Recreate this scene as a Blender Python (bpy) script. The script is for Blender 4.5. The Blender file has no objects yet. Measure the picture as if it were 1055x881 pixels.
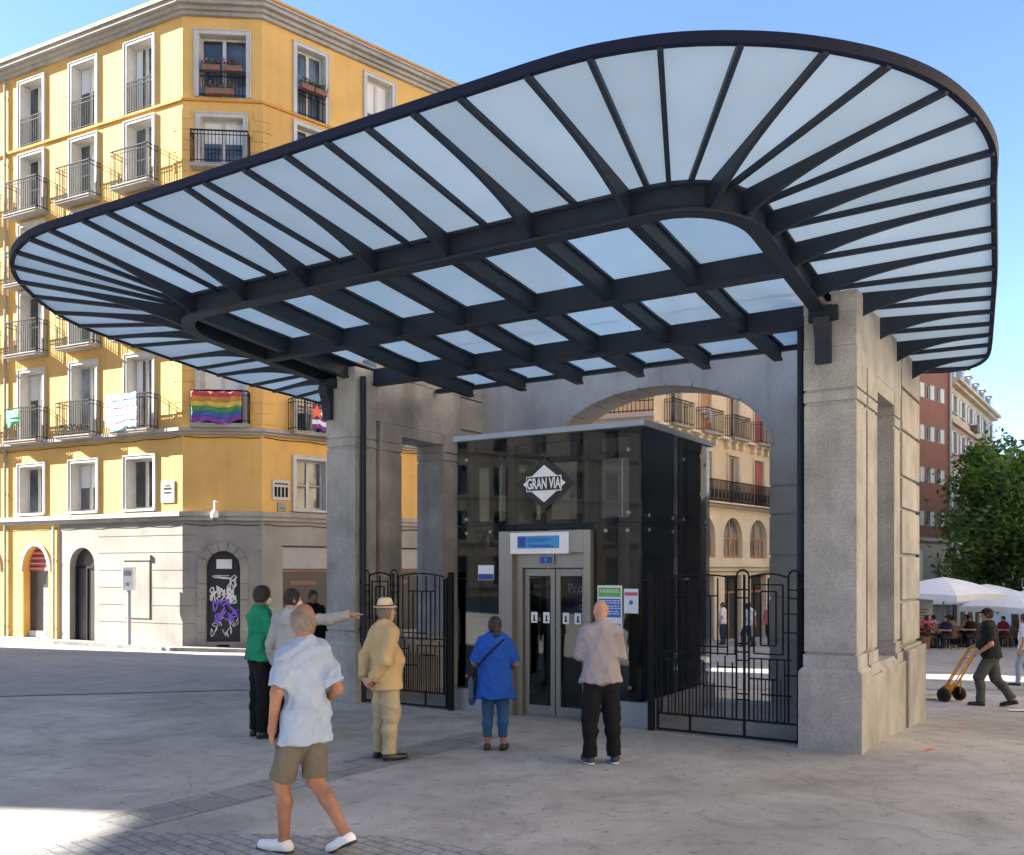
import bpy, bmesh, math, random
import numpy as np
from mathutils import Vector, Matrix
R=math.radians
random.seed(7); np.random.seed(7)
scene=bpy.context.scene
COL=scene.collection
# ------------------------------------------------------------------ layout frames
TH=R(32.0)
U=(math.cos(TH),-math.sin(TH)); V=(math.sin(TH),math.cos(TH))     # along the portico front, into its depth
O=(3.88,10.304)
def W(s,t,z=0.0): return (O[0]+s*U[0]+t*V[0], O[1]+s*U[1]+t*V[1], z)
def ST(x,y):
    dx,dy=x-O[0],y-O[1]; return (dx*U[0]+dy*U[1], dx*V[0]+dy*V[1])
def gz(x,y):
    t=ST(x,y)[1]
    if t<=.5: return 0.0
    if t<15: return -0.05*(t-0.5)
    if t<70: return -0.725-0.03*(t-15)
    return -2.375
# ------------------------------------------------------------------ mesh builder
class MB:
    def __init__(s): s.v=[]; s.f=[]; s.m=[]; s.cur=0
    def add(s,vs,fs):
        o=len(s.v); s.v+= [tuple(p) for p in vs]
        for f in fs: s.f.append(tuple(o+i for i in f)); s.m.append(s.cur)
    def box(s,x0,x1,y0,y1,z0,z1,T=None):
        vs=[(x,y,z) for z in(z0,z1) for y in(y0,y1) for x in(x0,x1)]
        if T: vs=[T(*p) for p in vs]
        s.add(vs,[(0,2,3,1),(4,5,7,6),(0,1,5,4),(2,6,7,3),(0,4,6,2),(1,3,7,5)])
    def prism(s,poly,a0,a1,T):
        """poly of (p,q); extruded from a0 to a1; T(p,q,a) gives the point"""
        n=len(poly)
        vs=[T(p,q,a0) for p,q in poly]+[T(p,q,a1) for p,q in poly]
        fs=[tuple(range(n))[::-1],tuple(range(n,2*n))]
        fs+=[(i,(i+1)%n,n+(i+1)%n,n+i) for i in range(n)]
        s.add(vs,fs)
    def tube(s,pts,r,n=8,cap=True,closed=False):
        P=[Vector(p) for p in pts]; m=len(P)
        rs=r if hasattr(r,'__len__') else [r]*m
        vs=[];prev=None
        for i in range(m):
            a=P[(i-1)%m] if (closed or i>0) else P[i]; b=P[(i+1)%m] if (closed or i<m-1) else P[i]
            d=(b-a)
            if d.length<1e-9: d=Vector((0,0,1))
            d.normalize()
            if prev is None:
                h=Vector((0,0,1)) if abs(d.z)<.9 else Vector((1,0,0))
                x=d.cross(h).normalized()
            else:
                x=prev-d*prev.dot(d)
                if x.length<1e-6: x=d.cross(Vector((0.3,0.5,0.8)))
                x.normalize()
            prev=x; y=d.cross(x)
            for k in range(n):
                t=2*math.pi*k/n; vs.append(P[i]+x*(rs[i]*math.cos(t))+y*(rs[i]*math.sin(t)))
        fs=[]
        for i in range(m if closed else m-1):
            j=(i+1)%m
            for k in range(n): fs.append((i*n+k,i*n+(k+1)%n,j*n+(k+1)%n,j*n+k))
        if cap and not closed: fs.append(tuple(range(n))[::-1]); fs.append(tuple(range((m-1)*n,m*n)))
        s.add(vs,fs)
    def bar(s,a,b,w,h,up=(0,0,1)):
        """rectangular bar from a to b"""
        a=Vector(a);b=Vector(b);d=(b-a).normalized();u=Vector(up)
        x=d.cross(u)
        if x.length<1e-6: x=d.cross(Vector((1,0,0)))
        x.normalize(); y=x.cross(d).normalized()
        vs=[]
        for p in(a,b):
            for sx,sy in((-1,-1),(1,-1),(1,1),(-1,1)): vs.append(p+x*(sx*w/2)+y*(sy*h/2))
        s.add(vs,[(0,3,2,1),(4,5,6,7),(0,1,5,4),(1,2,6,5),(2,3,7,6),(3,0,4,7)])
    def lathe(s,prof,c=(0,0,0),n=24,T=None):
        vs=[]
        for r,z in prof:
            for k in range(n):
                a=2*math.pi*k/n; p=(c[0]+r*math.cos(a),c[1]+r*math.sin(a),c[2]+z); vs.append(T(*p) if T else p)
        m=len(prof); fs=[]
        for i in range(m-1):
            for k in range(n): fs.append((i*n+k,i*n+(k+1)%n,(i+1)*n+(k+1)%n,(i+1)*n+k))
        fs.append(tuple(range(n))[::-1]); fs.append(tuple(range((m-1)*n,m*n)))
        s.add(vs,fs)
    def quad(s,a,b,c,d): s.add([a,b,c,d],[(0,1,2,3)])
    def build(s,name,mat,parent=None,smooth=False,loc=None,bevel=0,recalc=False):
        me=bpy.data.meshes.new(name); me.from_pydata(s.v,[],s.f); 
        mats=mat if isinstance(mat,(list,tuple)) else [mat]
        for q in mats: me.materials.append(q)
        if len(mats)>1: me.polygons.foreach_set('material_index',s.m)
        if recalc:
            bm=bmesh.new(); bm.from_mesh(me); bmesh.ops.recalc_face_normals(bm,faces=bm.faces); bm.to_mesh(me); bm.free()
        if smooth: me.polygons.foreach_set('use_smooth',[True]*len(me.polygons))
        me.update()
        o=bpy.data.objects.new(name,me); COL.objects.link(o)
        if parent is not None: o.parent=parent
        if loc is not None: o.location=loc
        if bevel:
            md=o.modifiers.new('edge_bevel','BEVEL'); md.width=bevel; md.segments=2; md.limit_method='ANGLE'; md.angle_limit=R(40)
        return o
def tag(o,label=None,cat=None,group=None,kind=None):
    if label: o['label']=label
    if cat: o['category']=cat
    if group: o['group']=group
    if kind: o['kind']=kind
    return o
def empty(name,loc,label,cat,group=None,rz=0.0):
    o=bpy.data.objects.new(name,None); COL.objects.link(o); o.location=loc; o.rotation_euler=(0,0,rz)
    o.empty_display_size=.2
    return tag(o,label,cat,group)
def copy_tree(o,parent=None):
    c=o.copy(); COL.objects.link(c)
    if parent is not None: c.parent=parent
    for ch in list(o.children): copy_tree(ch,c)
    return c
def text_mb(mb,body,size,T,ext=0.004,sx=1.0,bold=0.0):
    """letters as solid geometry; T maps (x,y,depth) to the place, text centred on 0,0"""
    cu=bpy.data.curves.new('t','FONT'); cu.body=body; cu.size=size; cu.align_x='CENTER'; cu.align_y='CENTER'; cu.extrude=ext; cu.offset=bold; cu.resolution_u=3
    ob=bpy.data.objects.new('t',cu); COL.objects.link(ob)
    bpy.context.view_layer.update()
    me=ob.to_mesh()
    vs=[T(v.co.x*sx,v.co.y,v.co.z) for v in me.vertices]; fs=[tuple(p.vertices) for p in me.polygons]
    mb.add(vs,fs)
    ob.to_mesh_clear(); bpy.data.objects.remove(ob); bpy.data.curves.remove(cu)
# ------------------------------------------------------------------ materials
def lin(c):
    f=lambda x:x/12.92 if x<=.04045 else ((x+.055)/1.055)**2.4
    return tuple(f(x/255) for x in c)
def mat(name,col,rough=.7,var=.15,scale=3.0,bump=.0,bscale=40.0,metal=0.0,spec=.5,detail=6,stain=0.0,sscale=.35,stretch=None,speck=0.0,speck_scale=160,streak=0.0):
    """plain paint / stone / cloth: base colour broken by noise at two scales, optional speckle and bump"""
    m=bpy.data.materials.new(name); m.use_nodes=True; nt=m.node_tree; N=nt.nodes; L=nt.links
    b=N['Principled BSDF']; b.inputs['Roughness'].default_value=rough; b.inputs['Metallic'].default_value=metal; b.inputs['Specular IOR Level'].default_value=spec
    tc=N.new('ShaderNodeTexCoord'); src=tc.outputs['Object']
    if stretch:
        mp=N.new('ShaderNodeMapping'); mp.inputs['Scale'].default_value=stretch; L.new(src,mp.inputs['Vector']); src=mp.outputs['Vector']
    n1=N.new('ShaderNodeTexNoise'); n1.inputs['Scale'].default_value=scale; n1.inputs['Detail'].default_value=detail; n1.inputs['Roughness'].default_value=.62; L.new(src,n1.inputs['Vector'])
    mr=N.new('ShaderNodeMapRange'); mr.inputs[1].default_value=.25; mr.inputs[2].default_value=.75; mr.inputs[3].default_value=1-var; mr.inputs[4].default_value=1+var; L.new(n1.outputs['Fac'],mr.inputs[0])
    fac=mr.outputs[0]
    def mul(a,bk):
        q=N.new('ShaderNodeMath'); q.operation='MULTIPLY'; L.new(a,q.inputs[0]); L.new(bk,q.inputs[1]); return q.outputs[0]
    if stain:
        n2=N.new('ShaderNodeTexNoise'); n2.inputs['Scale'].default_value=sscale; n2.inputs['Detail'].default_value=5; L.new(tc.outputs['Object'],n2.inputs['Vector'])
        m2=N.new('ShaderNodeMapRange'); m2.inputs[1].default_value=.35; m2.inputs[2].default_value=.65; m2.inputs[3].default_value=1-stain; m2.inputs[4].default_value=1+stain*.6; L.new(n2.outputs['Fac'],m2.inputs[0]); fac=mul(fac,m2.outputs[0])
    if streak:
        mp2=N.new('ShaderNodeMapping'); mp2.inputs['Scale'].default_value=(2.6,2.6,.16); L.new(tc.outputs['Object'],mp2.inputs['Vector'])
        n4=N.new('ShaderNodeTexNoise'); n4.inputs['Scale'].default_value=1.0; n4.inputs['Detail'].default_value=6; n4.inputs['Roughness'].default_value=.6; L.new(mp2.outputs[0],n4.inputs['Vector'])
        m4=N.new('ShaderNodeMapRange'); m4.inputs[1].default_value=.52; m4.inputs[2].default_value=.74; m4.inputs[3].default_value=1.0; m4.inputs[4].default_value=1-streak; L.new(n4.outputs['Fac'],m4.inputs[0]); fac=mul(fac,m4.outputs[0])
    if speck:
        n3=N.new('ShaderNodeTexNoise'); n3.inputs['Scale'].default_value=speck_scale; n3.inputs['Detail'].default_value=2; L.new(tc.outputs['Object'],n3.inputs['Vector'])
        m3=N.new('ShaderNodeMapRange'); m3.inputs[1].default_value=.35; m3.inputs[2].default_value=.65; m3.inputs[3].default_value=1-speck; m3.inputs[4].default_value=1+speck; L.new(n3.outputs['Fac'],m3.inputs[0]); fac=mul(fac,m3.outputs[0])
    mx=N.new('ShaderNodeMix'); mx.data_type='RGBA'; mx.blend_type='MULTIPLY'; mx.inputs[0].default_value=1.0
    mx.inputs[6].default_value=(*col,1); cb=N.new('ShaderNodeCombineColor'); 
    for i in range(3): L.new(fac,cb.inputs[i])
    L.new(cb.outputs[0],mx.inputs[7]); L.new(mx.outputs[2],b.inputs['Base Color'])
    if bump:
        nb=N.new('ShaderNodeTexNoise'); nb.inputs['Scale'].default_value=bscale; nb.inputs['Detail'].default_value=4; L.new(tc.outputs['Object'],nb.inputs['Vector'])
        bp=N.new('ShaderNodeBump'); bp.inputs['Strength'].default_value=bump; bp.inputs['Distance'].default_value=.02; L.new(nb.outputs['Fac'],bp.inputs['Height']); L.new(bp.outputs[0],b.inputs['Normal'])
    return m
M={}
M['granite']=mat('granite',(.345,.338,.325),.85,.28,2.0,.35,70,speck=.15,speck_scale=55,stain=.2,sscale=.8,streak=.28)
M['granite_smooth']=mat('granite_smooth',(.41,.398,.38),.85,.20,1.4,.2,60,speck=.12,speck_scale=70,stain=.16,sscale=.6,streak=.22)
M['steel_dark']=mat('steel_dark',(.017,.0235,.037),.5,.14,4,spec=.25)
M['steel_rim']=mat('steel_rim',(.008,.011,.026),.6,.10,4,spec=.12)
M['iron']=mat('iron',(.012,.012,.014),.75,.15,8,spec=.15)
M['alu']=mat('brushed_steel',(.24,.225,.205),.42,.10,6,metal=.55,stretch=(1,1,.15))
M['plinth_steel']=mat('plinth_steel',(.30,.33,.38),.45,.10,3,metal=.4)
M['yellow']=mat('ochre_render',(.66,.395,.122),.9,.09,1.3,.12,25,stain=.14,sscale=.3,streak=.09)
M['ochre_dark']=mat('ochre_trim',(.52,.27,.06),.9,.08,2,.1,25)
M['stone_clad']=mat('stone_cladding',(.255,.24,.218),.85,.14,1.1,.2,20,stain=.16,sscale=.6,streak=.16)
M['stone_mould']=mat('stone_moulding',(.34,.322,.295),.85,.16,2,.1,20,stain=.2,streak=.25)
M['white_trim']=mat('white_trim',(.50,.485,.455),.7,.1,4,stain=.08,streak=.15)
M['white_paint']=mat('white_paint',(.78,.78,.77),.6,.05,5)
M['roof']=mat('roof_tiles',(.22,.12,.08),.9,.2,5)
M['dark_shop']=mat('shop_dark',(.035,.035,.036),.35,.3,2)
M['red_paint']=mat('red_paint',(.42,.05,.05),.6,.15,4)
M['black']=mat('black_matt',(.012,.012,.013),.6,.2,8)
M['cream']=mat('cream_render',(.60,.475,.33),.9,.11,.8,.1,20,stain=.12,sscale=.3)
M['cream_light']=mat('cream_stone',(.62,.54,.42),.88,.1,.8,.1,20,stain=.12)
M['brick']=mat('red_render',(.27,.112,.078),.9,.14,1.5,.15,30,stain=.12)
M['shutter_red']=mat('shutter_red',(.27,.075,.065),.7,.15,5,stretch=(1,1,8))
M['shutter_white']=mat('blind_white',(.66,.65,.62),.7,.06,5)
M['joint']=mat('stone_joint',(.20,.175,.145),.9,.2,5)
M['wood']=mat('brown_wood',(.36,.17,.07),.6,.2,5)
M['slate']=mat('mansard_slate',(.30,.29,.30),.7,.15,3)
M['parasol']=mat('parasol_cloth',(.86,.86,.86),.9,.05,3,.1,60)
M['leafdark']=mat('oleander',(.05,.10,.03),.7,.4,8)
M['rubber']=mat('rubber',(.02,.02,.02),.8,.2,20)
M['yellow_metal']=mat('yellow_metal',(.72,.34,.02),.45,.15,10)
M['terrace_wood']=mat('terrace_wicker',(.10,.055,.03),.7,.3,20)
M['marble']=mat('table_top',(.45,.33,.22),.5,.15,8)
M['terracotta']=mat('terracotta',(.20,.10,.07),.8,.2,10)
M['flower_red']=mat('flower_red',(.55,.03,.05),.7,.3,30)
M['flower_pink']=mat('flower_dark',(.16,.03,.04),.7,.4,30)
M['orange_mark']=mat('orange_spray',(.62,.14,.06),.8,.35,9)
M['roadmark']=mat('road_paint',(.62,.62,.60),.8,.18,5)
M['canopy_glass']=None
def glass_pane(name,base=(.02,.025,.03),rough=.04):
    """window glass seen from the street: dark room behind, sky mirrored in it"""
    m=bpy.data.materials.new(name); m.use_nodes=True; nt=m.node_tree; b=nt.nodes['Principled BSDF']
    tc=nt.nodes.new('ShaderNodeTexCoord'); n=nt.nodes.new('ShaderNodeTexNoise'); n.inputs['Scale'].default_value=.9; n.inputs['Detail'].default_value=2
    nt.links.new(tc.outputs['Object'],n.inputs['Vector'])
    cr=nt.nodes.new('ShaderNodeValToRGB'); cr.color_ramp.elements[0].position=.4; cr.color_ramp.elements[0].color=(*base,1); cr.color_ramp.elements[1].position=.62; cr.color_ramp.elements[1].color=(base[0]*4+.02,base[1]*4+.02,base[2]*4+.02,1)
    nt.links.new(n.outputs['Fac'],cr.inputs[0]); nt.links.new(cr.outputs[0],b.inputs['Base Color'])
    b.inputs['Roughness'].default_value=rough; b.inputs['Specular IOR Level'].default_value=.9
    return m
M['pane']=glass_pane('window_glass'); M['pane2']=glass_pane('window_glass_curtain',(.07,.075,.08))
def see_through(name,tint,ior=1.5,rough=.02):
    m=bpy.data.materials.new(name); m.use_nodes=True; nt=m.node_tree; N=nt.nodes; L=nt.links
    for n in list(N): N.remove(n)
    o=N.new('ShaderNodeOutputMaterial'); t=N.new('ShaderNodeBsdfTransparent'); t.inputs['Color'].default_value=(*tint,1)
    g=N.new('ShaderNodeBsdfGlossy'); g.inputs['Roughness'].default_value=rough; g.inputs['Color'].default_value=(.9,.92,.95,1)
    fr=N.new('ShaderNodeFresnel'); fr.inputs['IOR'].default_value=ior
    hf=N.new('ShaderNodeMath'); hf.operation='MULTIPLY'; hf.inputs[1].default_value=1.0; L.new(fr.outputs[0],hf.inputs[0]); mx=N.new('ShaderNodeMixShader'); L.new(hf.outputs[0],mx.inputs[0]); L.new(t.outputs[0],mx.inputs[1]); L.new(g.outputs[0],mx.inputs[2]); L.new(mx.outputs[0],o.inputs[0])
    return m
M['lift_glass']=see_through('smoked_glass',(.62,.665,.70),1.5)
M['door_glass']=see_through('door_glass',(.66,.69,.69),1.45)
def frosted(name,col,mixt,clear=0.0):
    m=bpy.data.materials.new(name); m.use_nodes=True; nt=m.node_tree; N=nt.nodes; L=nt.links
    for n in list(N): N.remove(n)
    o=N.new('ShaderNodeOutputMaterial'); t=N.new('ShaderNodeBsdfTranslucent')
    tc=N.new('ShaderNodeTexCoord'); nz=N.new('ShaderNodeTexNoise'); nz.inputs['Scale'].default_value=1.4; nz.inputs['Detail'].default_value=6; L.new(tc.outputs['Object'],nz.inputs['Vector'])
    cr=N.new('ShaderNodeValToRGB'); cr.color_ramp.elements[0].position=.3; cr.color_ramp.elements[0].color=tuple(c*.93 for c in col)+(1,); cr.color_ramp.elements[1].position=.7; cr.color_ramp.elements[1].color=(*col,1)
    oi=N.new('ShaderNodeObjectInfo'); mr=N.new('ShaderNodeMapRange'); mr.inputs[3].default_value=.88; mr.inputs[4].default_value=1.0; L.new(oi.outputs['Random'],mr.inputs[0])
    hs=N.new('ShaderNodeHueSaturation'); L.new(mr.outputs[0],hs.inputs['Value']); L.new(nz.outputs['Fac'],cr.inputs[0]); L.new(cr.outputs[0],hs.inputs['Color']); L.new(hs.outputs[0],t.inputs['Color'])
    g=N.new('ShaderNodeBsdfGlossy'); g.inputs['Roughness'].default_value=.25
    d=N.new('ShaderNodeBsdfDiffuse'); d.inputs['Color'].default_value=(.55,.58,.60,1)
    m0=N.new('ShaderNodeMixShader'); m0.inputs[0].default_value=mixt; L.new(t.outputs[0],m0.inputs[1]); L.new(d.outputs[0],m0.inputs[2])
    mx=N.new('ShaderNodeMixShader'); mx.inputs[0].default_value=.05; L.new(m0.outputs[0],mx.inputs[1]); L.new(g.outputs[0],mx.inputs[2])
    tr=N.new('ShaderNodeBsdfTransparent'); tr.inputs['Color'].default_value=(.75,.86,.86,1); mc=N.new('ShaderNodeMixShader'); mc.inputs[0].default_value=clear; L.new(mx.outputs[0],mc.inputs[1]); L.new(tr.outputs[0],mc.inputs[2]); L.new(mc.outputs[0],o.inputs[0])
    return m
M['canopy_glass']=frosted('frosted_glass',(.83,.915,.905),.10)
M['canopy_clear']=frosted('clearer_glass',(.74,.84,.86),.04,.3)
# ------------------------------------------------------------------ camera, world, sun
cam=bpy.data.cameras.new('camera'); co=bpy.data.objects.new('camera',cam); COL.objects.link(co); scene.camera=co
co.location=(0,0,2.05); co.rotation_euler=(R(90),0,0)
cam.sensor_fit='HORIZONTAL'; cam.sensor_width=36; cam.lens=960/1055*36; cam.shift_y=145.5/1055; cam.clip_end=3000; cam.clip_start=.05
SUN_AZ=R(173); SUN_EL=R(28)     # direction to the sun, measured from +X towards +Y
world=bpy.data.worlds.new('World'); scene.world=world; world.use_nodes=True
nt=world.node_tree; sky=nt.nodes.new('ShaderNodeTexSky'); sky.sky_type='NISHITA'; sky.sun_disc=False
sky.sun_elevation=SUN_EL; sky.sun_rotation=math.pi/2-SUN_AZ; sky.altitude=650; sky.air_density=.9; sky.dust_density=0.15; sky.ozone_density=3.2
nt.links.new(sky.outputs[0],nt.nodes['Background'].inputs[0]); nt.nodes['Background'].inputs[1].default_value=.05
sl=bpy.data.lights.new('sun','SUN'); sl.energy=4.0; sl.angle=R(.5); sl.color=(1,.93,.82)
so=bpy.data.objects.new('sun',sl); COL.objects.link(so)
sd=Vector((math.cos(SUN_AZ)*math.cos(SUN_EL),math.sin(SUN_AZ)*math.cos(SUN_EL),math.sin(SUN_EL)))
so.rotation_euler=sd.to_track_quat('Z','Y').to_euler(); so.location=(-40,5,60)
vs_=scene.view_settings; scene.display_settings.display_device='sRGB'
vs_.view_transform='Standard'; vs_.look='None'; vs_.exposure=3.0; vs_.gamma=1.0; vs_.use_curve_mapping=False
scene.cycles.max_bounces=10; scene.cycles.diffuse_bounces=5; scene.cycles.transparent_max_bounces=16; scene.cycles.glossy_bounces=4
scene.cycles.use_denoising=True
scene.cycles.caustics_reflective=False; scene.cycles.caustics_refractive=False
# ------------------------------------------------------------------ ground
def ground_mat(name,c0,c1,scale,rough,joints=None,bump=.15,stains=.25,tracks=0.0):
    m=bpy.data.materials.new(name); m.use_nodes=True; nt=m.node_tree; N=nt.nodes; L=nt.links; b=N['Principled BSDF']
    b.inputs['Roughness'].default_value=rough; b.inputs['Specular IOR Level'].default_value=.35
    tc=N.new('ShaderNodeTexCoord'); src=tc.outputs['Object']
    n=N.new('ShaderNodeTexNoise'); n.inputs['Scale'].default_value=scale; n.inputs['Detail'].default_value=8; n.inputs['Roughness'].default_value=.65; L.new(src,n.inputs['Vector'])
    cr=N.new('ShaderNodeValToRGB'); cr.color_ramp.elements[0].position=.34; cr.color_ramp.elements[0].color=(*c0,1); cr.color_ramp.elements[1].position=.66; cr.color_ramp.elements[1].color=(*c1,1); L.new(n.outputs['Fac'],cr.inputs[0])
    col=cr.outputs[0]
    def mulv(col,fac):
        mx=N.new('ShaderNodeMix'); mx.data_type='RGBA'; mx.blend_type='MULTIPLY'; mx.inputs[0].default_value=1; L.new(col,mx.inputs[6])
        cb=N.new('ShaderNodeCombineColor'); [L.new(fac,cb.inputs[i]) for i in range(3)]; L.new(cb.outputs[0],mx.inputs[7]); return mx.outputs[2]
    def blot(sc,lo,hi,a,bb,det=4,dist=0.0):
        q=N.new('ShaderNodeTexNoise'); q.inputs['Scale'].default_value=sc; q.inputs['Detail'].default_value=det; q.inputs['Distortion'].default_value=dist; L.new(src,q.inputs['Vector'])
        r=N.new('ShaderNodeMapRange'); r.inputs[1].default_value=lo; r.inputs[2].default_value=hi; r.inputs[3].default_value=a; r.inputs[4].default_value=bb; L.new(q.outputs['Fac'],r.inputs[0]); return r.outputs[0]
    col=mulv(col,blot(.28,.35,.65,1-stains,1+stains*.5,6,.6))       # broad patches of wear
    col=mulv(col,blot(1.7,.52,.68,1.0,1-stains*.8,5,1.2))           # darker stains
    col=mulv(col,blot(60,.35,.65,.88,1.12,3))                         # grain
    col=mulv(col,blot(9,.64,.70,1.0,.72,2))                           # gum and spots
    mpd=N.new('ShaderNodeTexNoise'); mpd.inputs['Scale'].default_value=1.3; mpd.inputs['Detail'].default_value=4; L.new(src,mpd.inputs['Vector'])
    av=N.new('ShaderNodeMix'); av.data_type='VECTOR'; av.inputs[0].default_value=.25; L.new(src,av.inputs[4]); L.new(mpd.outputs['Color'],av.inputs[5])
    vo=N.new('ShaderNodeTexVoronoi'); vo.feature='DISTANCE_TO_EDGE'; vo.inputs['Scale'].default_value=.3; L.new(av.outputs[1],vo.inputs['Vector'])
    vr=N.new('ShaderNodeMapRange'); vr.inputs[1].default_value=.0008; vr.inputs[2].default_value=.003; vr.inputs[3].default_value=.90; vr.inputs[4].default_value=1.0; L.new(vo.outputs['Distance'],vr.inputs[0]); col=mulv(col,vr.outputs[0])
    col=mulv(col,blot(4.5,.60,.66,1.0,.84,6,2.0)); col=mulv(col,blot(22,.70,.73,1.0,.62,2))
    L.new(col,b.inputs['Base Color'])
    hb=N.new('ShaderNodeTexNoise'); hb.inputs['Scale'].default_value=45; hb.inputs['Detail'].default_value=4; L.new(src,hb.inputs['Vector'])
    bp=N.new('ShaderNodeBump'); bp.inputs['Strength'].default_value=bump; bp.inputs['Distance'].default_value=.01
    h=hb.outputs['Fac']
    if joints:
        mp=N.new('ShaderNodeMapping'); mp.inputs['Rotation'].default_value=(0,0,joints[3]); L.new(src,mp.inputs['Vector'])
        bk=N.new('ShaderNodeTexBrick'); bk.inputs['Scale'].default_value=1; bk.inputs['Brick Width'].default_value=joints[0]; bk.inputs['Row Height'].default_value=joints[1]; bk.inputs['Mortar Size'].default_value=joints[2]; bk.inputs['Mortar Smooth'].default_value=.25
        bk.inputs['Color1'].default_value=(1,1,1,1); bk.inputs['Color2'].default_value=(.8,.8,.8,1); bk.inputs['Mortar'].default_value=(joints[4],)*3+(1,)
        L.new(mp.outputs[0],bk.inputs['Vector'])
        mx=N.new('ShaderNodeMix'); mx.data_type='RGBA'; mx.blend_type='MULTIPLY'; mx.inputs[0].default_value=1; L.new(col,mx.inputs[6]); L.new(bk.outputs['Color'],mx.inputs[7]); L.new(mx.outputs[2],b.inputs['Base Color'])
        ad=N.new('ShaderNodeMath'); ad.operation='MULTIPLY_ADD'; L.new(bk.outputs['Fac'],ad.inputs[0]); ad.inputs[1].default_value=-1.5; L.new(hb.outputs['Fac'],ad.inputs[2]); h=ad.outputs[0]
    L.new(h,bp.inputs['Height']); L.new(bp.outputs[0],b.inputs['Normal'])
    return m
M['plaza']=ground_mat('plaza_concrete',(.31,.297,.272),(.425,.41,.382),1.1,.82,stains=.24)
M['asphalt']=ground_mat('asphalt',(.27,.266,.26),(.335,.331,.325),2.0,.85,stains=.15,bump=.3)
M['slab']=ground_mat('dark_granite_slabs',(.25,.245,.237),(.32,.314,.305),2.5,.75,joints=(.6,.42,.010,R(41),.5),stains=.2)
M['sett']=ground_mat('granite_setts',(.28,.278,.272),(.38,.377,.37),4,.8,joints=(.2,.1,.010,R(41),.55),stains=.2,bump=.5)
M['pavement']=ground_mat('pavement_stone',(.22,.215,.205),(.30,.29,.275),1.4,.85,joints=(.6,.4,.008,R(-27),.6))
def drape(name,p00,p10,p11,p01,nx,ny,dz,m,kind='structure'):
    mb=MB(); vs=[]
    for j in range(ny+1):
        for i in range(nx+1):
            a,b=i/nx,j/ny
            x=(p00[0]*(1-a)+p10[0]*a)*(1-b)+(p01[0]*(1-a)+p11[0]*a)*b
            y=(p00[1]*(1-a)+p10[1]*a)*(1-b)+(p01[1]*(1-a)+p11[1]*a)*b
            vs.append((x,y,gz(x,y)+dz))
    fs=[(j*(nx+1)+i,j*(nx+1)+i+1,(j+1)*(nx+1)+i+1,(j+1)*(nx+1)+i) for j in range(ny) for i in range(nx)]
    mb.add(vs,fs); o=mb.build(name,m,smooth=True); 
    return tag(o,kind=kind)
def ground():
    mb=MB(); 
    ss=[-600,-300,-150,-80]+[x for x in range(-60,61,4)]+[80,150,300,600]
    ts=[-200,-80,-40,-20,-10,-5,-2,0,.5]+[1+i for i in range(0,21)]+[24,28,32,40,50,60,70,90,140,300,700]
    vs=[]
    for t in ts:
        for s in ss:
            x,y,_=W(s,t); vs.append((x,y,gz(x,y)))
    n=len(ss); fs=[(j*n+i,j*n+i+1,(j+1)*n+i+1,(j+1)*n+i) for j in range(len(ts)-1) for i in range(n-1)]
    mb.add(vs,fs); tag(mb.build('ground',M['plaza'],smooth=True),kind='structure')
ground()
# street in front of the ochre building, running on behind the portico
drape('road',(-44,7.5),(-4.4,15.7),(-8.2,25.0),(-44,41.0),70,50,.012,M['asphalt'])
drape('road',(-4.4,15.7),(26,24.5),(44,46),(-8.2,25.0),90,60,.013,M['asphalt'])
drape('street',(-70,-40),(60,-40),(60,.5),(-70,.5),20,8,.006,M['asphalt'])  # unseen asphalt added behind the camera to cut warm bounced light
drape('paving_band',(-2.95,7.32),(-0.05,11.45),(-0.50,11.72),(-3.42,7.62),6,2,.004,M['slab'])
drape('cobbled_paving',(-4.2,6.2),(.9,6.2),(-0.9,7.12),(-3.0,7.25),6,4,.006,M['sett'])
for (x,y,a) in ((4.74,10.59,R(50)),(6.41,13.3,R(48))):
    dx,dy=math.cos(a)*.17,math.sin(a)*.17; px,py=-math.sin(a)*.025,math.cos(a)*.025
    drape('paint_mark',(x-dx-px,y-dy-py),(x+dx-px,y+dy-py),(x+dx+px,y+dy+py),(x-dx+px,y-dy+py),3,1,.005,M['orange_mark'])
for k in range(4):
    x0,y0=8.2+k*1.1,15.35+k*.62
    drape('crossing_stripe',(x0,y0),(x0+2.6,y0+.15),(x0+2.7,y0+.42),(x0+.1,y0+.27),6,1,.0165,M['roadmark'])
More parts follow.
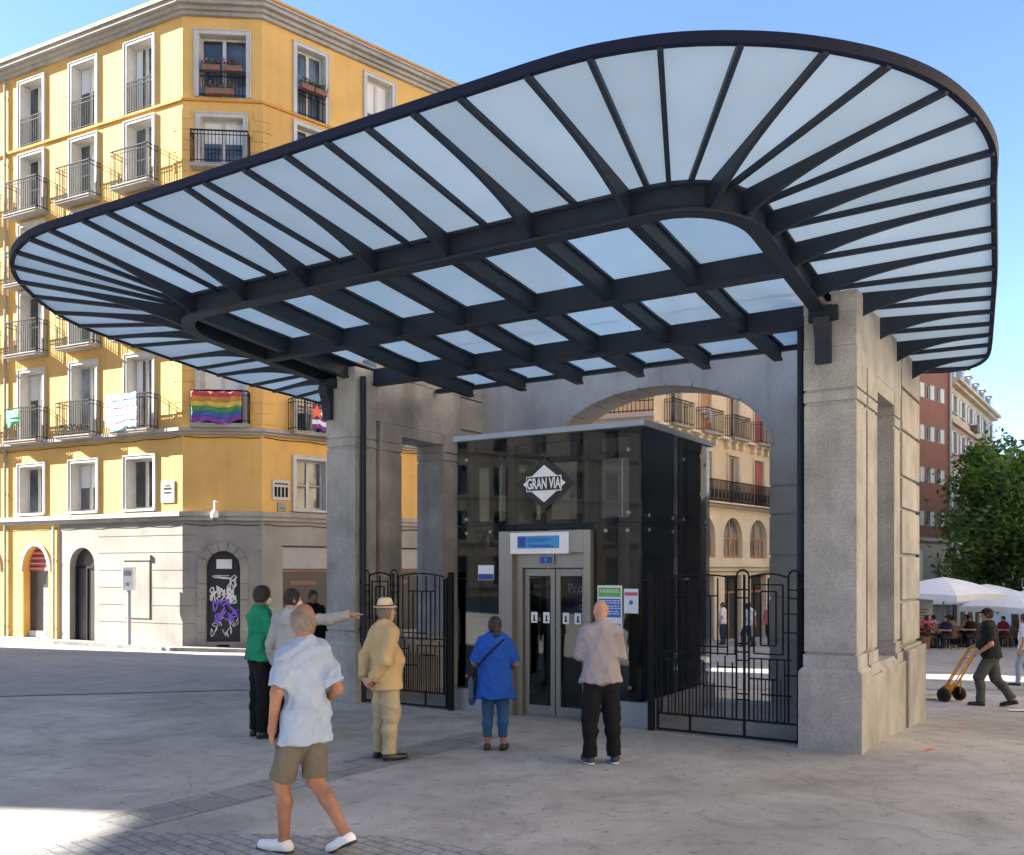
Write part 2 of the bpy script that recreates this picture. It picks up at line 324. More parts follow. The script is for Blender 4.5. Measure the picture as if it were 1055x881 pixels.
# ------------------------------------------------------------------ granite portico
portico=empty('granite_portico',W(-4.03,0),'grey granite portico of two square pillars, side walls with tall openings and a rear arch','portico')
PL=portico.location
def WP(s,t,z):
    x,y,_=W(s,t); return (x-PL[0],y-PL[1],z-PL[2])
def mir(s): return -8.06-s
def side(sg):
    """sg=1 right-hand pillar and wall, sg=-1 the mirrored left one"""
    f=(lambda s:s) if sg>0 else mir
    def bx(mb,s0,s1,t0,t1,z0,z1):
        a,b=sorted((f(s0),f(s1))); mb.box(a,b,t0,t1,z0,z1,WP)
    # the square front pillar
    mb=MB()
    bx(mb,-.70,-.0,-.04,.56,-.6,.88)
    # sloping shoulder between plinth and shaft
    a,b=sorted((f(-.70),f(0))); c,d=sorted((f(-.66),f(-.045)))
    vs=[(a,-.04,.88),(b,-.04,.88),(b,.56,.88),(a,.56,.88),(c,.0,.925),(d,.0,.925),(d,.52,.925),(c,.52,.925)]
    mb.add([WP(*p) for p in vs],[(0,1,5,4),(1,2,6,5),(2,3,7,6),(3,0,4,7),(4,5,6,7)])
    bx(mb,-.655,-.05,.0,.515,.92,1.075)
    bx(mb,-.63,-.085,.03,.495,1.07,1.11)
    bx(mb,-.645,-.065,.01,.51,1.10,3.905)
    bx(mb,-.625,-.085,.03,.495,3.90,3.945)
    bx(mb,-.65,-.06,.005,.512,3.94,4.055)
    bx(mb,-.625,-.085,.03,.495,4.05,4.085)
    bx(mb,-.65,-.06,.005,.512,4.08,4.55)
    bx(mb,-.645,-.065,.008,.511,4.552,4.93)
    if sg>0:
        bx(mb,-.65,-.56,.005,.512,4.93,5.15); bx(mb,-.345,-.06,.005,.512,4.93,5.16); bx(mb,-.56,-.345,.30,.512,4.93,5.12)
    else:
        bx(mb,-.65,-.27,.005,.512,4.93,5.15); bx(mb,-.27,-.06,.30,.512,4.93,5.12)
    mb.build('pillar',M['granite'],portico,bevel=.008)
    mb=MB()
    # plinth and jambs of the side wall, opening t 1.15-2.3
    bx(mb,-.68,-.0,.56,2.85,-.6,.80)
    for t0,t1 in((.515,.60),(2.72,2.80)): bx(mb,-.56,-.16,t0,t1,.80,4.38)
    for t0,t1 in((.60,1.15),(2.30,2.72)):
        bx(mb,-.66,-.025,t0-.0,t1+.0,.80,.93)
        bx(mb,-.65,-.05,t0,t1,.93,1.075); bx(mb,-.63,-.085,t0+.015,t1-.015,1.07,1.11)
        bx(mb,-.645,-.065,t0,t1,1.10,3.905); bx(mb,-.625,-.085,t0+.015,t1-.015,3.90,3.945)
        bx(mb,-.65,-.06,t0,t1,3.94,4.055); bx(mb,-.625,-.085,t0+.015,t1-.015,4.05,4.085)
        bx(mb,-.65,-.06,t0,t1,4.08,4.38)
    bx(mb,-.645,-.065,1.15,2.30,4.20,4.38)
    bx(mb,-.645,-.065,.515,2.80,4.382,5.12); bx(mb,-.64,-.36,.52,4.2,5.125,5.62)
    # sill of the opening
    a,b=sorted((f(-.68),f(0))); c,d=sorted((f(-.62),f(-.07)))
    vs=[(a,1.15,.80),(b,1.15,.80),(b,2.3,.80),(a,2.3,.80),(c,1.15,.90),(d,1.15,.90),(d,2.3,.90),(c,2.3,.90)]
    mb.add([WP(*p) for p in vs],[(0,1,5,4),(2,3,7,6),(4,5,6,7),(3,0,4,7),(1,2,6,5)])
    mb.build('side_wall',M['granite'],portico,bevel=.006)
    # rusticated corner pier
    mb=MB()
    bx(mb,-.73,.04,2.80,4.30,-.6,.93); bx(mb,-.70,-.02,2.80,4.27,.93,.97)
    bx(mb,-.62,-.09,2.82,4.20,.95,5.10)
    zs=[.99,1.60,2.24,2.87,3.31,3.94,4.52,5.12]
    for a,b in zip(zs[:-1],zs[1:]): bx(mb,-.66,-.045,2.80,4.25,a+.022,b-.022)
    mb.build('corner_pier',M['granite'],portico,bevel=.012)
side(1); side(-1)
# rear wall with the flat elliptical arch
def arch_profile(hw,z0,rise,n=28): return [(-4.03+hw*math.cos(math.pi*(1-i/n)),z0+rise*math.sin(math.pi*(1-i/n))) for i in range(n+1)]
mb=MB()
ar=arch_profile(1.97,3.98,1.10)
half=len(ar)//2
for t0,t1 in((3.5,4.25),):
    lp=[(-7.42,-.6),(-6.0,-.6)]+ar[:half+1]+[(-4.03,5.75),(-7.42,5.75)]
    rp=[(-4.03,5.75)]+ar[half:]+[(-2.06,-.6),(-.64,-.6),(-.64,5.75)]
    for pl in(lp,rp): mb.prism(pl,t0,t1,lambda p,q,a:WP(p,a,q))
mb.build('arch_wall',M['granite_smooth'],portico,recalc=True)
zs=[.3,.94,1.60,2.24,2.87,3.31,3.94]
for s0,s1 in((-2.075,-1.3),(-6.76,-5.985)):      # jamb courses, proud of the wall with open joints
    mb=MB()
    for a,b in zip(zs[:-1],zs[1:]): mb.box(s0,s1,3.475,4.27,a+.02,b-.02,WP)
    mb.build('jamb_courses',M['granite_smooth'],portico,bevel=.012)
mb=MB()   # voussoirs lining the soffit
n=13
for i in range(n):
    a0=math.pi*(1-(i+.03)/n); a1=math.pi*(1-(i+.97)/n); pr=[]
    for k in range(5):
        a=a0+(a1-a0)*k/4; pr.append((-4.03+1.95*math.cos(a),3.98+1.08*math.sin(a)))
    for k in range(4,-1,-1):
        a=a0+(a1-a0)*k/4; pr.append((-4.03+2.02*math.cos(a),3.98+1.15*math.sin(a)))
    mb.prism(pr,3.485,4.262,lambda p,q,a:WP(p,a,q))
mb.build('voussoirs',M['granite_smooth'],portico,recalc=True)
mb=MB(); mb.box(-7.5,-.6,.0,3.5,-.4,.004,WP); mb.build('floor_slab',M['plaza'],portico)
# ------------------------------------------------------------------ glass canopy
canopy=empty('glass_canopy',W(-4.03,0,4.9),'large fan-shaped canopy of frosted glass on dark steel ribs over the portico','canopy')
CL=canopy.location
def WC(s,t,z):
    x,y,_=W(s,t); return (x-CL[0],y-CL[1],z-CL[2])
def zc(t): return 5.25-(.1*t if t<0 else .05*t)
# rim outline, from the rear of the left wall round the front to the rear of the right wall
rim_pts=[(-8.10,4.20),(-8.5,4.30),(-9.1,4.12),(-9.6,3.55),(-9.9,2.4),(-9.97,1.3),(-10.03,.3),(-10.06,-.6),(-10.07,-1.3),(-10.06,-2.2),(-10.0,-2.9),(-9.72,-3.55),(-9.24,-4.17),(-8.94,-4.45),(-8.52,-4.71),(-8.0,-4.90),(-7.48,-4.985),(-6.75,-4.98),(-5.9,-4.965),(-4.9,-4.955),(-3.84,-4.955),(-2.9,-4.96),(-1.97,-4.96),(-1.2,-4.955),(-.75,-4.91),(-.24,-4.77),(.25,-4.525),(.63,-4.25),(.98,-3.9),(1.24,-3.51),(1.41,-3.06),(1.495,-2.63),(1.51,-2.25),(1.46,-1.7),(1.40,-.9),(1.34,-.1),(1.28,.6),(1.18,1.6),(1.08,2.6),(.98,3.5),(.86,3.97),(.66,4.27),(.35,4.38),(-.08,4.25)]
def spline(P,m=4):
    out=[]
    for i in range(len(P)-1):
        p0=P[max(i-1,0)];p1=P[i];p2=P[i+1];p3=P[min(i+2,len(P)-1)]
        for k in range(m):
            u=k/m; u2,u3=u*u,u*u*u
            out.append(tuple(.5*((2*p1[j])+(-p0[j]+p2[j])*u+(2*p0[j]-5*p1[j]+4*p2[j]-p3[j])*u2+(-p0[j]+3*p1[j]-3*p2[j]+p3[j])*u3) for j in range(2)))
    out.append(P[-1]); return out
RS=spline(rim_pts)
# nearest rim sample to a point
def rim_i(s,t): return min(range(len(RS)),key=lambda i:(RS[i][0]-s)**2+(RS[i][1]-t)**2)
def normal2(i):
    a=RS[max(i-1,0)];b=RS[min(i+1,len(RS)-1)]; dx,dy=b[0]-a[0],b[1]-a[1]; l=math.hypot(dx,dy) or 1; return (dy/l,-dx/l)   # outward
mb=MB(); vs=[]; n=len(RS)
for i,(s,t) in enumerate(RS):
    nx,ny=normal2(i); z=zc(t)
    for off,dz in((0,.006),(-.010,-.072),(-.06,-.072),(-.06,-.055),(-.03,-.05),(-.035,.006)): vs.append(WC(s+nx*off,t+ny*off,z+dz))
fs=[]
for i in range(n-1):
    for k in range(6): fs.append((i*6+k,i*6+(k+1)%6,(i+1)*6+(k+1)%6,(i+1)*6+k))
fs+= [tuple(range(6))[::-1],tuple(range((n-1)*6,n*6))]
mb.add(vs,fs); mb.build('rim',M['steel_rim'],canopy,recalc=True)
# ring beam path (right side, front, left side)
def ring_path():
    P=[]; r=.72
    sR,sL,tF=-.47,-8.05,-2.95
    P.append((sL,.35)); P.append((sL,tF+r))
    for k in range(1,9): 
        a=math.pi+math.pi/2*k/8; P.append((sL+r+r*math.cos(a),tF+r+r*math.sin(a)))
    for k in range(0,8):
        a=-math.pi/2+math.pi/2*k/8; P.append((sR-r+r*math.cos(a),tF+r+r*math.sin(a)))
    P.append((sR,tF+r)); P.append((sR,.35)); return P
RP=ring_path()
mb=MB(); vs=[]; n=len(RP)
for i,(s,t) in enumerate(RP):
    a=RP[max(i-1,0)];b=RP[min(i+1,n-1)]; dx,dy=b[0]-a[0],b[1]-a[1]; l=math.hypot(dx,dy); nx,ny=dy/l,-dx/l
    z=zc(t)-.045
    prof=[(.09,0),(.09,-.03),(.02,-.03),(.02,-.245),(.085,-.245),(.085,-.275),(-.085,-.275),(-.085,-.245),(-.02,-.245),(-.02,-.03),(-.09,-.03),(-.09,0)]
    for o_,d in prof: vs.append(WC(s+nx*o_,t+ny*o_,z+d))
K=12; fs=[]
for i in range(n-1):
    for k in range(K): fs.append((i*K+k,i*K+(k+1)%K,(i+1)*K+(k+1)%K,(i+1)*K+k))
fs+=[tuple(range(K))[::-1],tuple(range((n-1)*K,n*K))]
mb.add(vs,fs); mb.build('ring_beam',M['steel_dark'],canopy,recalc=True)
def sbeam(mb,s0,s1,t,h=.25,w=.09,top=.05):
    z=zc(t)-top; mb.box(s0,s1,t-w/2,t+w/2,z-h,z,WC); mb.box(s0,s1,t-w/2-.03,t+w/2+.03,z-h-.012,z-h+.022,WC)
def tbeam(mb,s,ts,h=.215,w=.085,top=.05):
    for a,b in zip(ts[:-1],ts[1:]):
        za,zb=zc(a)-top,zc(b)-top
        for w_,h0,h1 in((w,.0,h),(w+.055,-.001,.03),(w+.035,h-.028,h+.006)):
            vs=[]
            for t,z in((a,za),(b,zb)):
                for q,zz in((-w_/2,z-h1),(w_/2,z-h1),(w_/2,z-h0),(-w_/2,z-h0)): vs.append(WC(s+q,t,zz))
            mb.add(vs,[(0,1,2,3)[::-1],(4,5,6,7),(0,1,5,4),(1,2,6,5),(2,3,7,6),(3,0,4,7)])
mb=MB(); tbeam(mb,-7.59,[-2.92,-1.27,-1.13,0,.40])
P=[(-7.60,-2.93)]+[(-8.05+.72+.72*math.cos(math.pi*1.5-math.pi/2*j/8),-2.95+.72+.72*math.sin(math.pi*1.5-math.pi/2*j/8)) for j in range(9)]+[(-8.05,.52),(-7.38,.52)]
mb.add([WC(s,t,zc(t)-.075) for s,t in P]+[WC(s,t,zc(t)-.05) for s,t in P],[tuple(range(len(P))),tuple(range(len(P),2*len(P)))[::-1]]+[(i,(i+1)%len(P),len(P)+(i+1)%len(P),len(P)+i) for i in range(len(P))])
mb.build('corner_plate',M['steel_dark'],canopy,recalc=True)
for t in(-1.2,.47): 
    mb=MB(); sbeam(mb,-7.99 if t<0 else -7.40,-.53 if t<0 else -.76,t); mb.build('long_beam',M['steel_dark'],canopy)
SK=[-.47-1.0171*k for k in range(8)]
for k in range(1,7):
    mb=MB(); tbeam(mb,SK[k],[-2.92,-1.27,-1.13,0,.40,.54,1.92]); mb.build('cross_beam',M['steel_dark'],canopy,recalc=True)
mb=MB(); sbeam(mb,-7.38,-.68,2.05,.06,.05,.03); mb.build('rear_frame',M['steel_dark'],canopy)
for s,t in((-.80,.47),(-7.355,.14)):
    mb=MB(); mb.tube([WC(s,t,zc(t)-.24),WC(s,t,0.004)],.045,12); mb.build('column',M['steel_dark'],canopy)

# wall brackets on the two pillars
for sc in(-.42,-7.93):
    mb=MB(); mb.box(sc-.16,sc+.16,-.06,.012,4.84,5.0,WC)
    mb.prism([(4.86,-.16),(4.86,.004),(4.36,.004),(4.36,-.06),(4.62,-.075),(4.74,-.13)],sc-.085,sc+.085,lambda p,q,a:WC(a,q,p))
    mb.build('bracket',M['steel_dark'],canopy,recalc=True)
# fan of ribs: (rim s,t, inner s,t, deep)
right=[(-1.37,-4.89,-1.45,-2.97,1),(-.85,-4.84,-1.26,-2.95,0),(-.33,-4.73,-1.08,-2.92,0),(.15,-4.49,-.91,-2.88,0),(.56,-4.19,-.75,-2.79,1),(.93,-3.80,-.65,-2.68,0),(1.21,-3.38,-.56,-2.52,1),(1.39,-2.90,-.50,-2.29,0),(1.46,-2.36,-.47,-2.05,1),(1.43,-1.90,-.46,-1.75,0),(1.39,-1.45,-.46,-1.30,1),(1.35,-.95,-.46,-.92,0),(1.31,-.44,-.46,-.42,1),(1.27,.02,-.44,-.07,0),(1.20,.60,-.07,.32,1),(1.15,1.14,-.07,.82,0),(1.10,1.61,-.07,1.34,1),(1.04,2.13,-.07,1.91,0),(.99,2.60,-.07,2.50,1),(.95,3.11,-.07,3.04,0),(.89,3.60,-.07,3.60,1),(.66,4.22,-.05,4.05,0)]
left_rim=[(-7.25,-4.95),(-7.79,-4.94),(-8.28,-4.80),(-8.74,-4.57),(-9.12,-4.24),(-9.46,-3.85),(-9.75,-3.40),(-9.96,-2.90),(-10.0,-2.39),(-10.02,-1.87),(-10.02,-1.35),(-10.02,-.83),(-10.0,-.33),(-9.98,.23),(-9.97,.78),(-9.94,1.33),(-9.9,1.85),(-9.85,2.4),(-9.75,2.95),(-9.6,3.45),(-9.3,3.9),(-8.7,4.24)]
ribs=[]
left_in=[(-7.45,-2.95),(-7.60,-2.93),(-7.73,-2.88),(-7.84,-2.79),(-7.93,-2.67),(-7.99,-2.52),(-8.04,-2.36),(-8.05,-2.18),(-8.05,-1.93),(-8.05,-1.57),(-8.05,-1.17),(-8.05,-.75),(-8.05,-.33),(-8.04,.12)]
left_in+=[(mir(rr[2]),rr[3]) for rr in right[14:]]
for (a,b),(c,d),rr in list(zip(left_rim,left_in,right))[::-1]: ribs.append((a,b,c,d,rr[4]))
for k in range(6,1,-1):
    s=SK[k]; ribs.append((s+.10 if k>3 else s+.12,-4.93,s,-2.95,1)) if k!=7 else None
front=[]
# straight front: deep fins on the cross beams, thin ribs half way
fr=[(-6.72,-4.97,-6.98,-2.95,0),(-6.24,-4.96,-6.50,-2.95,1),(-5.79,-4.95,-5.99,-2.95,0),(-5.26,-4.95,-5.49,-2.95,1),(-4.80,-4.94,-4.98,-2.95,0),(-4.32,-4.94,-4.48,-2.95,1),(-3.84,-4.94,-3.99,-2.95,0),(-3.33,-4.94,-3.50,-2.95,1),(-2.88,-4.94,-3.00,-2.95,0),(-2.37,-4.94,-2.49,-2.95,1),(-1.88,-4.94,-1.98,-2.95,0)]
ribs=ribs[:22]+fr+right
for (rs,rt,is_,it,deep) in ribs:
    # snap the outer end to the rim
    i=rim_i(rs,rt); nx,ny=normal2(i); rs,rt=RS[i][0]-nx*.03,RS[i][1]-ny*.03
    mb=MB(); N_=10 if deep else 4; vs=[]
    dx,dy=rs-is_,rt-it; l=math.hypot(dx,dy); px,py=-dy/l,dx/l; w=.022 if deep else .021
    for k in range(N_+1):
        u=k/N_; s=is_+dx*u; t=it+dy*u
        z=zc(t)-.045
        if it>.2 and (rs>0 or rs<-8.06): pass
        d=.05+(.215*(1-u)**3.0 if deep else 0)
        for q,zz in((-w,z-d),(w,z-d),(w,z),(-w,z)): vs.append(WC(s+px*q,t+py*q,zz))
    fs=[(0,1,2,3),(N_*4+3,N_*4+2,N_*4+1,N_*4)]
    for k in range(N_):
        for e in range(4): fs.append((k*4+e,k*4+(e+1)%4,(k+1)*4+(e+1)%4,(k+1)*4+e))
    mb.add(vs,fs); mb.build('rib',M['steel_dark'],canopy,recalc=True)
# glass panes between the ribs
def pane_strip(A,B,m,m_=None):
    """A,B lists of (s,t) of equal length: glass 16 mm thick between the two edges"""
    mb=MB(); vs=[]; n=len(A)
    for (a,b) in zip(A,B):
        for (s,t) in(a,b):
            for dz in(-.040,-.024): vs.append(WC(s,t,zc(t)+dz))
    fs=[(0,2,3,1),((n-1)*4,(n-1)*4+1,(n-1)*4+3,(n-1)*4+2)]
    for k in range(n-1):
        o=k*4; fs+=[(o,o+4,o+6,o+2),(o+1,o+3,o+7,o+5),(o,o+1,o+5,o+4),(o+2,o+6,o+7,o+3)]
    mb.add(vs,fs); return mb.build('glass_pane',m_ or M['canopy_glass'],canopy,recalc=True)
def ring_between(p,q,m=4):
    """inner edge from p to q; follows the ring beam corner"""
    return [(p[0]+(q[0]-p[0])*k/m,p[1]+(q[1]-p[1])*k/m) for k in range(m+1)]
for a,b in zip(ribs[:-1],ribs[1:]):
    i0,i1=rim_i(a[0],a[1]),rim_i(b[0],b[1])
    m=max(2,i1-i0)
    outer=[]
    for k in range(m+1):
        fi=i0+(i1-i0)*k/m; i=int(round(fi)); nx,ny=normal2(i); outer.append((RS[i][0]-nx*.036,RS[i][1]-ny*.036))
    inner=[(a[2]+(b[2]-a[2])*k/m,a[3]+(b[3]-a[3])*k/m) for k in range(m+1)]
    pane_strip(inner,outer,m)
for k in range(7):
    s1,s0=SK[k],SK[k+1]
    rows=[(-2.93,-1.2),(-1.2,.0),(.0,.47),(.47,2.05)]
    for (t0,t1) in ((-2.93,-1.2),(-1.2,.0),(.0,2.05)):
        a,b=s0,s1; tt0=t0
        if k==0 and t0<-2:
            # rounded corner of the ring
            r=.70; tF=-2.93; 
            if k==0: arc=[(-.47-r+r*math.cos(q),tF+r+r*math.sin(q)) for q in [ -math.pi/2+math.pi/2*j/8 for j in range(9)]]; A=[(s0,tF)]+arc+[(-.47,t1)]
            else: arc=[(-8.05+r-r*math.cos(q),tF+r+r*math.sin(q)) for q in [ -math.pi/2+math.pi/2*j/8 for j in range(9)]]; A=[(s1,tF)]+arc+[(-8.05,t1)]
            mb=MB(); P=A+[((s0 if k==0 else s1),t1)]
            mb.add([WC(s,t,zc(t)-.04) for s,t in P]+[WC(s,t,zc(t)-.024) for s,t in P],[tuple(range(len(P))),tuple(range(len(P),2*len(P)))[::-1]]+[(i,(i+1)%len(P),len(P)+(i+1)%len(P),len(P)+i) for i in range(len(P))])
            mb.build('glass_pane',M['canopy_clear'],canopy,recalc=True); continue
        if t0>=0 and k in(0,6):
            if k==0: b=-.66
            else: b=-7.40
        pane_strip([(a,t0),(a,t1)],[(b,t0),(b,t1)],1,M['canopy_clear'])
# ------------------------------------------------------------------ lift pavilion
lift=empty('glass_lift_pavilion',W(-4.24,.3),'smoked glass lift pavilion with steel doors standing under the granite arch','lift')
LL=lift.location
def WL(s,t,z):
    x,y,_=W(s,t); return (x-LL[0],y-LL[1],z-LL[2])
S0,S1,T0,T1=-5.70,-2.78,.30,2.78
mb=MB(); mb.box(S0-.05,S1+.05,T0-.05,T1+.05,3.895,3.975,WL); mb.build('roof',M['plinth_steel'],lift,bevel=.006)
for q in((S0-.02,-4.92,T0-.03,T0+.12),(-3.48,S1+.09,T0-.03,T0+.12),(S1-.06,S1+.09,T0+.121,T1),(S0-.02,S0+.12,T0+.121,T1)):
    mb=MB(); mb.box(*q,-.2,.32,WL); mb.build('plinth',M['plinth_steel'],lift)
mb=MB()  # inner steel frame
for s in(S0+.16,-4.86,-3.54,S1-.16):
    for t in(T0+.16,T1-.16): mb.box(s-.07,s+.07,t-.07,t+.07,.0,3.89,WL)
for t in(T0+.16,T1-.16):
    for z in(2.60,3.80): mb.box(S0+.1,S1-.1,t-.045,t+.045,z,z+.13,WL)
for s in(S0+.16,S1-.16):
    for z in(2.60,3.80,1.2): mb.box(s-.045,s+.045,T0+.2,T1-.2,z,z+.12,WL)
    mb.box(s-.06,s+.06,1.45,1.57,.0,3.89,WL)
mb.build('inner_frame',M['steel_dark'],lift)
mb=MB(); mb.box(-4.75,-3.65,1.35,2.45,2.62,2.72,WL); mb.box(-4.75,-3.65,2.38,2.45,.02,2.62,WL); mb.box(-4.78,-4.72,1.30,2.45,.02,2.62,WL); mb.box(-3.68,-3.62,1.30,2.45,.02,2.62,WL)
mb.box(-4.72,-3.68,1.30,2.38,.008,.03,WL)
mb.build('lift_car',M['alu'],lift)
mb=MB(); mb.tube([WL(-4.70,2.34,.95),WL(-3.70,2.34,.95)],.022,8); mb.build('handrail',M['alu'],lift)
def panel(a,b,t,z0,z1,ax='s'):
    mb=MB()
    if ax=='s': mb.box(a,b,t-.006,t+.006,z0,z1,WL)
    else: mb.box(t-.006,t+.006,a,b,z0,z1,WL)
    return mb.build('glass_panel',M['lift_glass'],lift)
e=.006
for a,b in((S0,-4.92),(-3.48,S1)): panel(a+e,b-e,T0,.325,2.66,'s')
panel(S0+e,-4.32,T0,2.67,3.89,'s'); panel(-4.308,S1-e,T0,2.67,3.89,'s')
for s in(S0,S1):
    for a,b in((T0,1.5),(1.51,T1)):
        for z0,z1 in((.325,1.9),(1.91,2.66),(2.67,3.89)): panel(a+e,b-e,s,z0,z1,'t')
for a,b in((S0,-4.24),(-4.228,S1)):
    for z0,z1 in((.02,2.0),(2.01,3.89)): panel(a+e,b-e,T1,z0,z1,'s')
mb=MB()
bolts=[(S0+.17,3.62),(S0+.17,2.76),(S0+.17,2.56),(-5.12,2.57),(-3.30,2.55),(-2.98,2.55),(-2.97,3.60),(-2.97,2.78),(-2.95,.5),(-3.30,.5),(S0+.17,.5),(-5.1,.5)]
for s,z in bolts:
    mb.lathe([(.001,0),(.026,.0),(.028,.008),(.02,.016),(.001,.017)],(0,0,0),12,lambda x,y,d,s=s,z=z:WL(s+x,T0-.006-d,z+y))
for t,z in((T0+.2,2.75),(1.3,2.75),(1.7,2.75),(T1-.2,2.75),(T0+.2,2.56),(1.3,2.56),(T1-.2,3.6),(1.7,3.6)):
    mb.lathe([(.001,0),(.026,.0),(.028,.008),(.02,.016),(.001,.017)],(0,0,0),12,lambda x,y,d,t=t,z=z:WL(S1+.006+d,t+x,z+y))
mb.build('glass_fixings',M['alu'],lift,recalc=True)
# steel portal
mb=MB(); tp=.20
mb.box(-4.92,-4.70,tp,T0+.25,.0,2.57,WL); mb.box(-3.585,-3.48,tp,T0+.25,.0,2.57,WL); mb.box(-4.70,-3.585,tp,T0+.25,2.265,2.57,WL)
mb.box(-4.70,-4.585,tp+.08,T0+.2,.0,2.265,WL); mb.box(-4.585,-3.585,tp+.08,T0+.2,2.06,2.265,WL)
mb.box(-4.585,-3.585,tp+.12,T0+.2,-.02,.03,WL)
mb.build('portal',M['alu'],lift,bevel=.004)
for a,b in((-4.575,-4.09),(-4.075,-3.60)):
    mb=MB(); t=tp+.16; d=.028
    z1=2.05
    for x0,x1,z0_,z1_ in((a,a+.07,.035,z1),(b-.07,b,.035,z1),(a+.07,b-.07,z1-.10,z1),(a+.07,b-.07,.035,.16)): mb.box(x0,x1,t-d,t+d,z0_,z1_,WL)
    door=mb.build('door_leaf',M['alu'],lift,bevel=.003)
    mb=MB(); mb.box(a+.07,b-.07,t-.005,t+.005,.16,z1-.10,WL); mb.build('door_glass',M['door_glass'],door)
    for sx in(a+.145,b-.145):
        mb=MB(); mb.box(sx-.05,sx+.05,t-.009,t-.006,1.30,1.45,WL); st_=mb.build('door_sticker',M['white_paint'],door)
        mb=MB(); mb.box(sx-.012,sx+.012,t-.0115,t-.0095,1.335,1.41,WL); mb.box(sx-.02,sx+.022,t-.0115,t-.0095,1.325,1.345,WL); mb.build('pictogram',M['black'],st_)
M['blue_sign']=mat('light_blue_sign',(.03,.27,.62),.4,.05,6); M['blue_dark']=mat('dark_blue_print',(.02,.05,.30),.5,.1,6); M['blue_print']=mat('blue_print',(.03,.14,.50),.5,.15,6)
M['green_print']=mat('green_print',(.12,.40,.09),.5,.15,6); M['paper']=mat('paper_white',(.76,.77,.80),.6,.05,6); M['purple']=mat('purple_poster',(.075,.03,.085),.5,.2,3); M['pink_print']=mat('pink_print',(.55,.10,.20),.5,.1,6)
def flat(name,s0,s1,z0,z1,t,m,parent=None,th=.012):
    mb=MB(); mb.box(s0,s1,t-th,t,z0,z1,(lambda s,q,z:W(s,q,z)) if parent is None else WL); return mb.build(name,m,parent)
def thingflat(name,label,cat,s0,s1,z0,z1,t,m,th=.012,group=None):
    mb=MB(); c=W((s0+s1)/2,t,z0)
    def T(s,q,z):
        p=W(s,q,z); return (p[0]-c[0],p[1]-c[1],z-c[2])
    mb.box(s0,s1,t-th,t,z0,z1,T); o=mb.build(name,m); o.location=c; tag(o,label,cat,group); return o,T
# blue lift sign over the door
o,T=thingflat('lift_sign','pale panel with a bright blue sign above the lift doors','sign',-4.72,-3.80,2.255,2.545,tp-.001,M['paper'],.014)
mb=MB(); mb.box(-4.60,-3.94,tp-.021,tp-.016,2.33,2.50,T); b_=mb.build('blue_panel',M['blue_sign'],o)
mb=MB(); mb.box(-4.585,-4.47,tp-.026,tp-.0215,2.345,2.485,T)
for i,(x0,x1,z) in enumerate(((-4.42,-4.02,2.455),(-4.44,-4.12,2.428),(-4.42,-4.06,2.372),(-4.36,-4.02,2.350))):
    x=x0
    while x<x1-.02:
        w=random.uniform(.012,.04); mb.box(x,min(x+w,x1),tp-.0255,tp-.0215,z-.008,z+.008,T); x+=w+.012
mb.build('small_print',M['blue_dark'],b_)
o,T=thingflat('floor_display','small dark blue screen under the blue lift sign','display',-4.30,-4.06,2.105,2.235,tp+.076,M['alu'],.03)
mb=MB(); mb.box(-4.275,-4.085,tp+.044-.004,tp+.0455,2.125,2.215,T); sc_=mb.build('screen',M['blue_dark'],o)
mb=MB(); mb.prism([(0,-.03),(.03,0),(.012,0),(.012,.03),(-.012,.03),(-.012,0),(-.03,0)],tp+.035,tp+.0395,lambda p,q,a:T(-4.18+p,a,2.17-q)); mb.build('arrow_mark',M['blue_sign'],sc_,recalc=True)
# posters on the smoked glass
TG=T0-.0065
o,T=thingflat('notice_poster','tall blue notice poster with green header on the glass right of the doors','poster',-3.42,-3.06,1.12,1.83,TG,M['paper'],.004)
mb=MB(); mb.box(-3.40,-3.08,TG-.0065,TG-.0045,1.68,1.80,T); mb.build('green_header',M['green_print'],o)
mb=MB(); mb.box(-3.40,-3.08,TG-.0065,TG-.0045,1.41,1.655,T); mb.box(-3.40,-3.08,TG-.0065,TG-.0045,1.14,1.33,T); mb.build('blue_field',M['blue_print'],o)
mb=MB()
for z in(1.77,1.745,1.63,1.60,1.56,1.53,1.49,1.46,1.385,1.36,1.29,1.26,1.22,1.18):
    x=-3.385
    while x<-3.11:
        w=random.uniform(.015,.05); mb.box(x,min(x+w,-3.09),TG-.0085,TG-.0068,z-.006,z+.006,T); x+=w+.014
mb.build('print_lines',M['paper'],o)
o,T=thingflat('notice_sheet','small white notice sheet with pink heading on the corner glass','poster',-3.035,-2.83,1.47,1.79,TG,M['paper'],.004)
mb=MB(); mb.box(-3.025,-2.84,TG-.0065,TG-.0045,1.70,1.745,T); mb.build('pink_heading',M['pink_print'],o)
mb=MB(); mb.lathe([(.001,0),(.03,0),(.03,.002),(.001,.002)],(0,0,0),14,lambda x,y,d:T(-2.933+x,TG-.0045-d,1.61+y)); mb.build('blue_disc',M['blue_print'],o,recalc=True)
o,T=thingflat('notice_sheet','small white and dark blue notice on the glass left of the lift doors','poster',-5.33,-5.06,1.89,2.10,TG,M['paper'],.004)
mb=MB(); mb.box(-5.325,-5.065,TG-.0065,TG-.0045,1.895,1.975,T); mb.build('blue_strip',M['blue_dark'],o)
# purple poster inside the lift
o,T=thingflat('inside_poster','dark purple poster with white lettering seen through the right lift door','poster',-4.02,-3.68,1.30,1.94,.47,M['purple'],.008)
mb=MB(); text_mb(mb,'Pro',.17,lambda x,y,d:T(-3.84+x,.460-d,1.78+y),.001,1.0,.001)
for z in(1.62,1.55,1.50): 
    for k in range(3): mb.box(-3.78+k*.03,-3.76+k*.03,.458,.461,z-.007,z+.007,T)
mb.build('lettering',M['paper'],o)
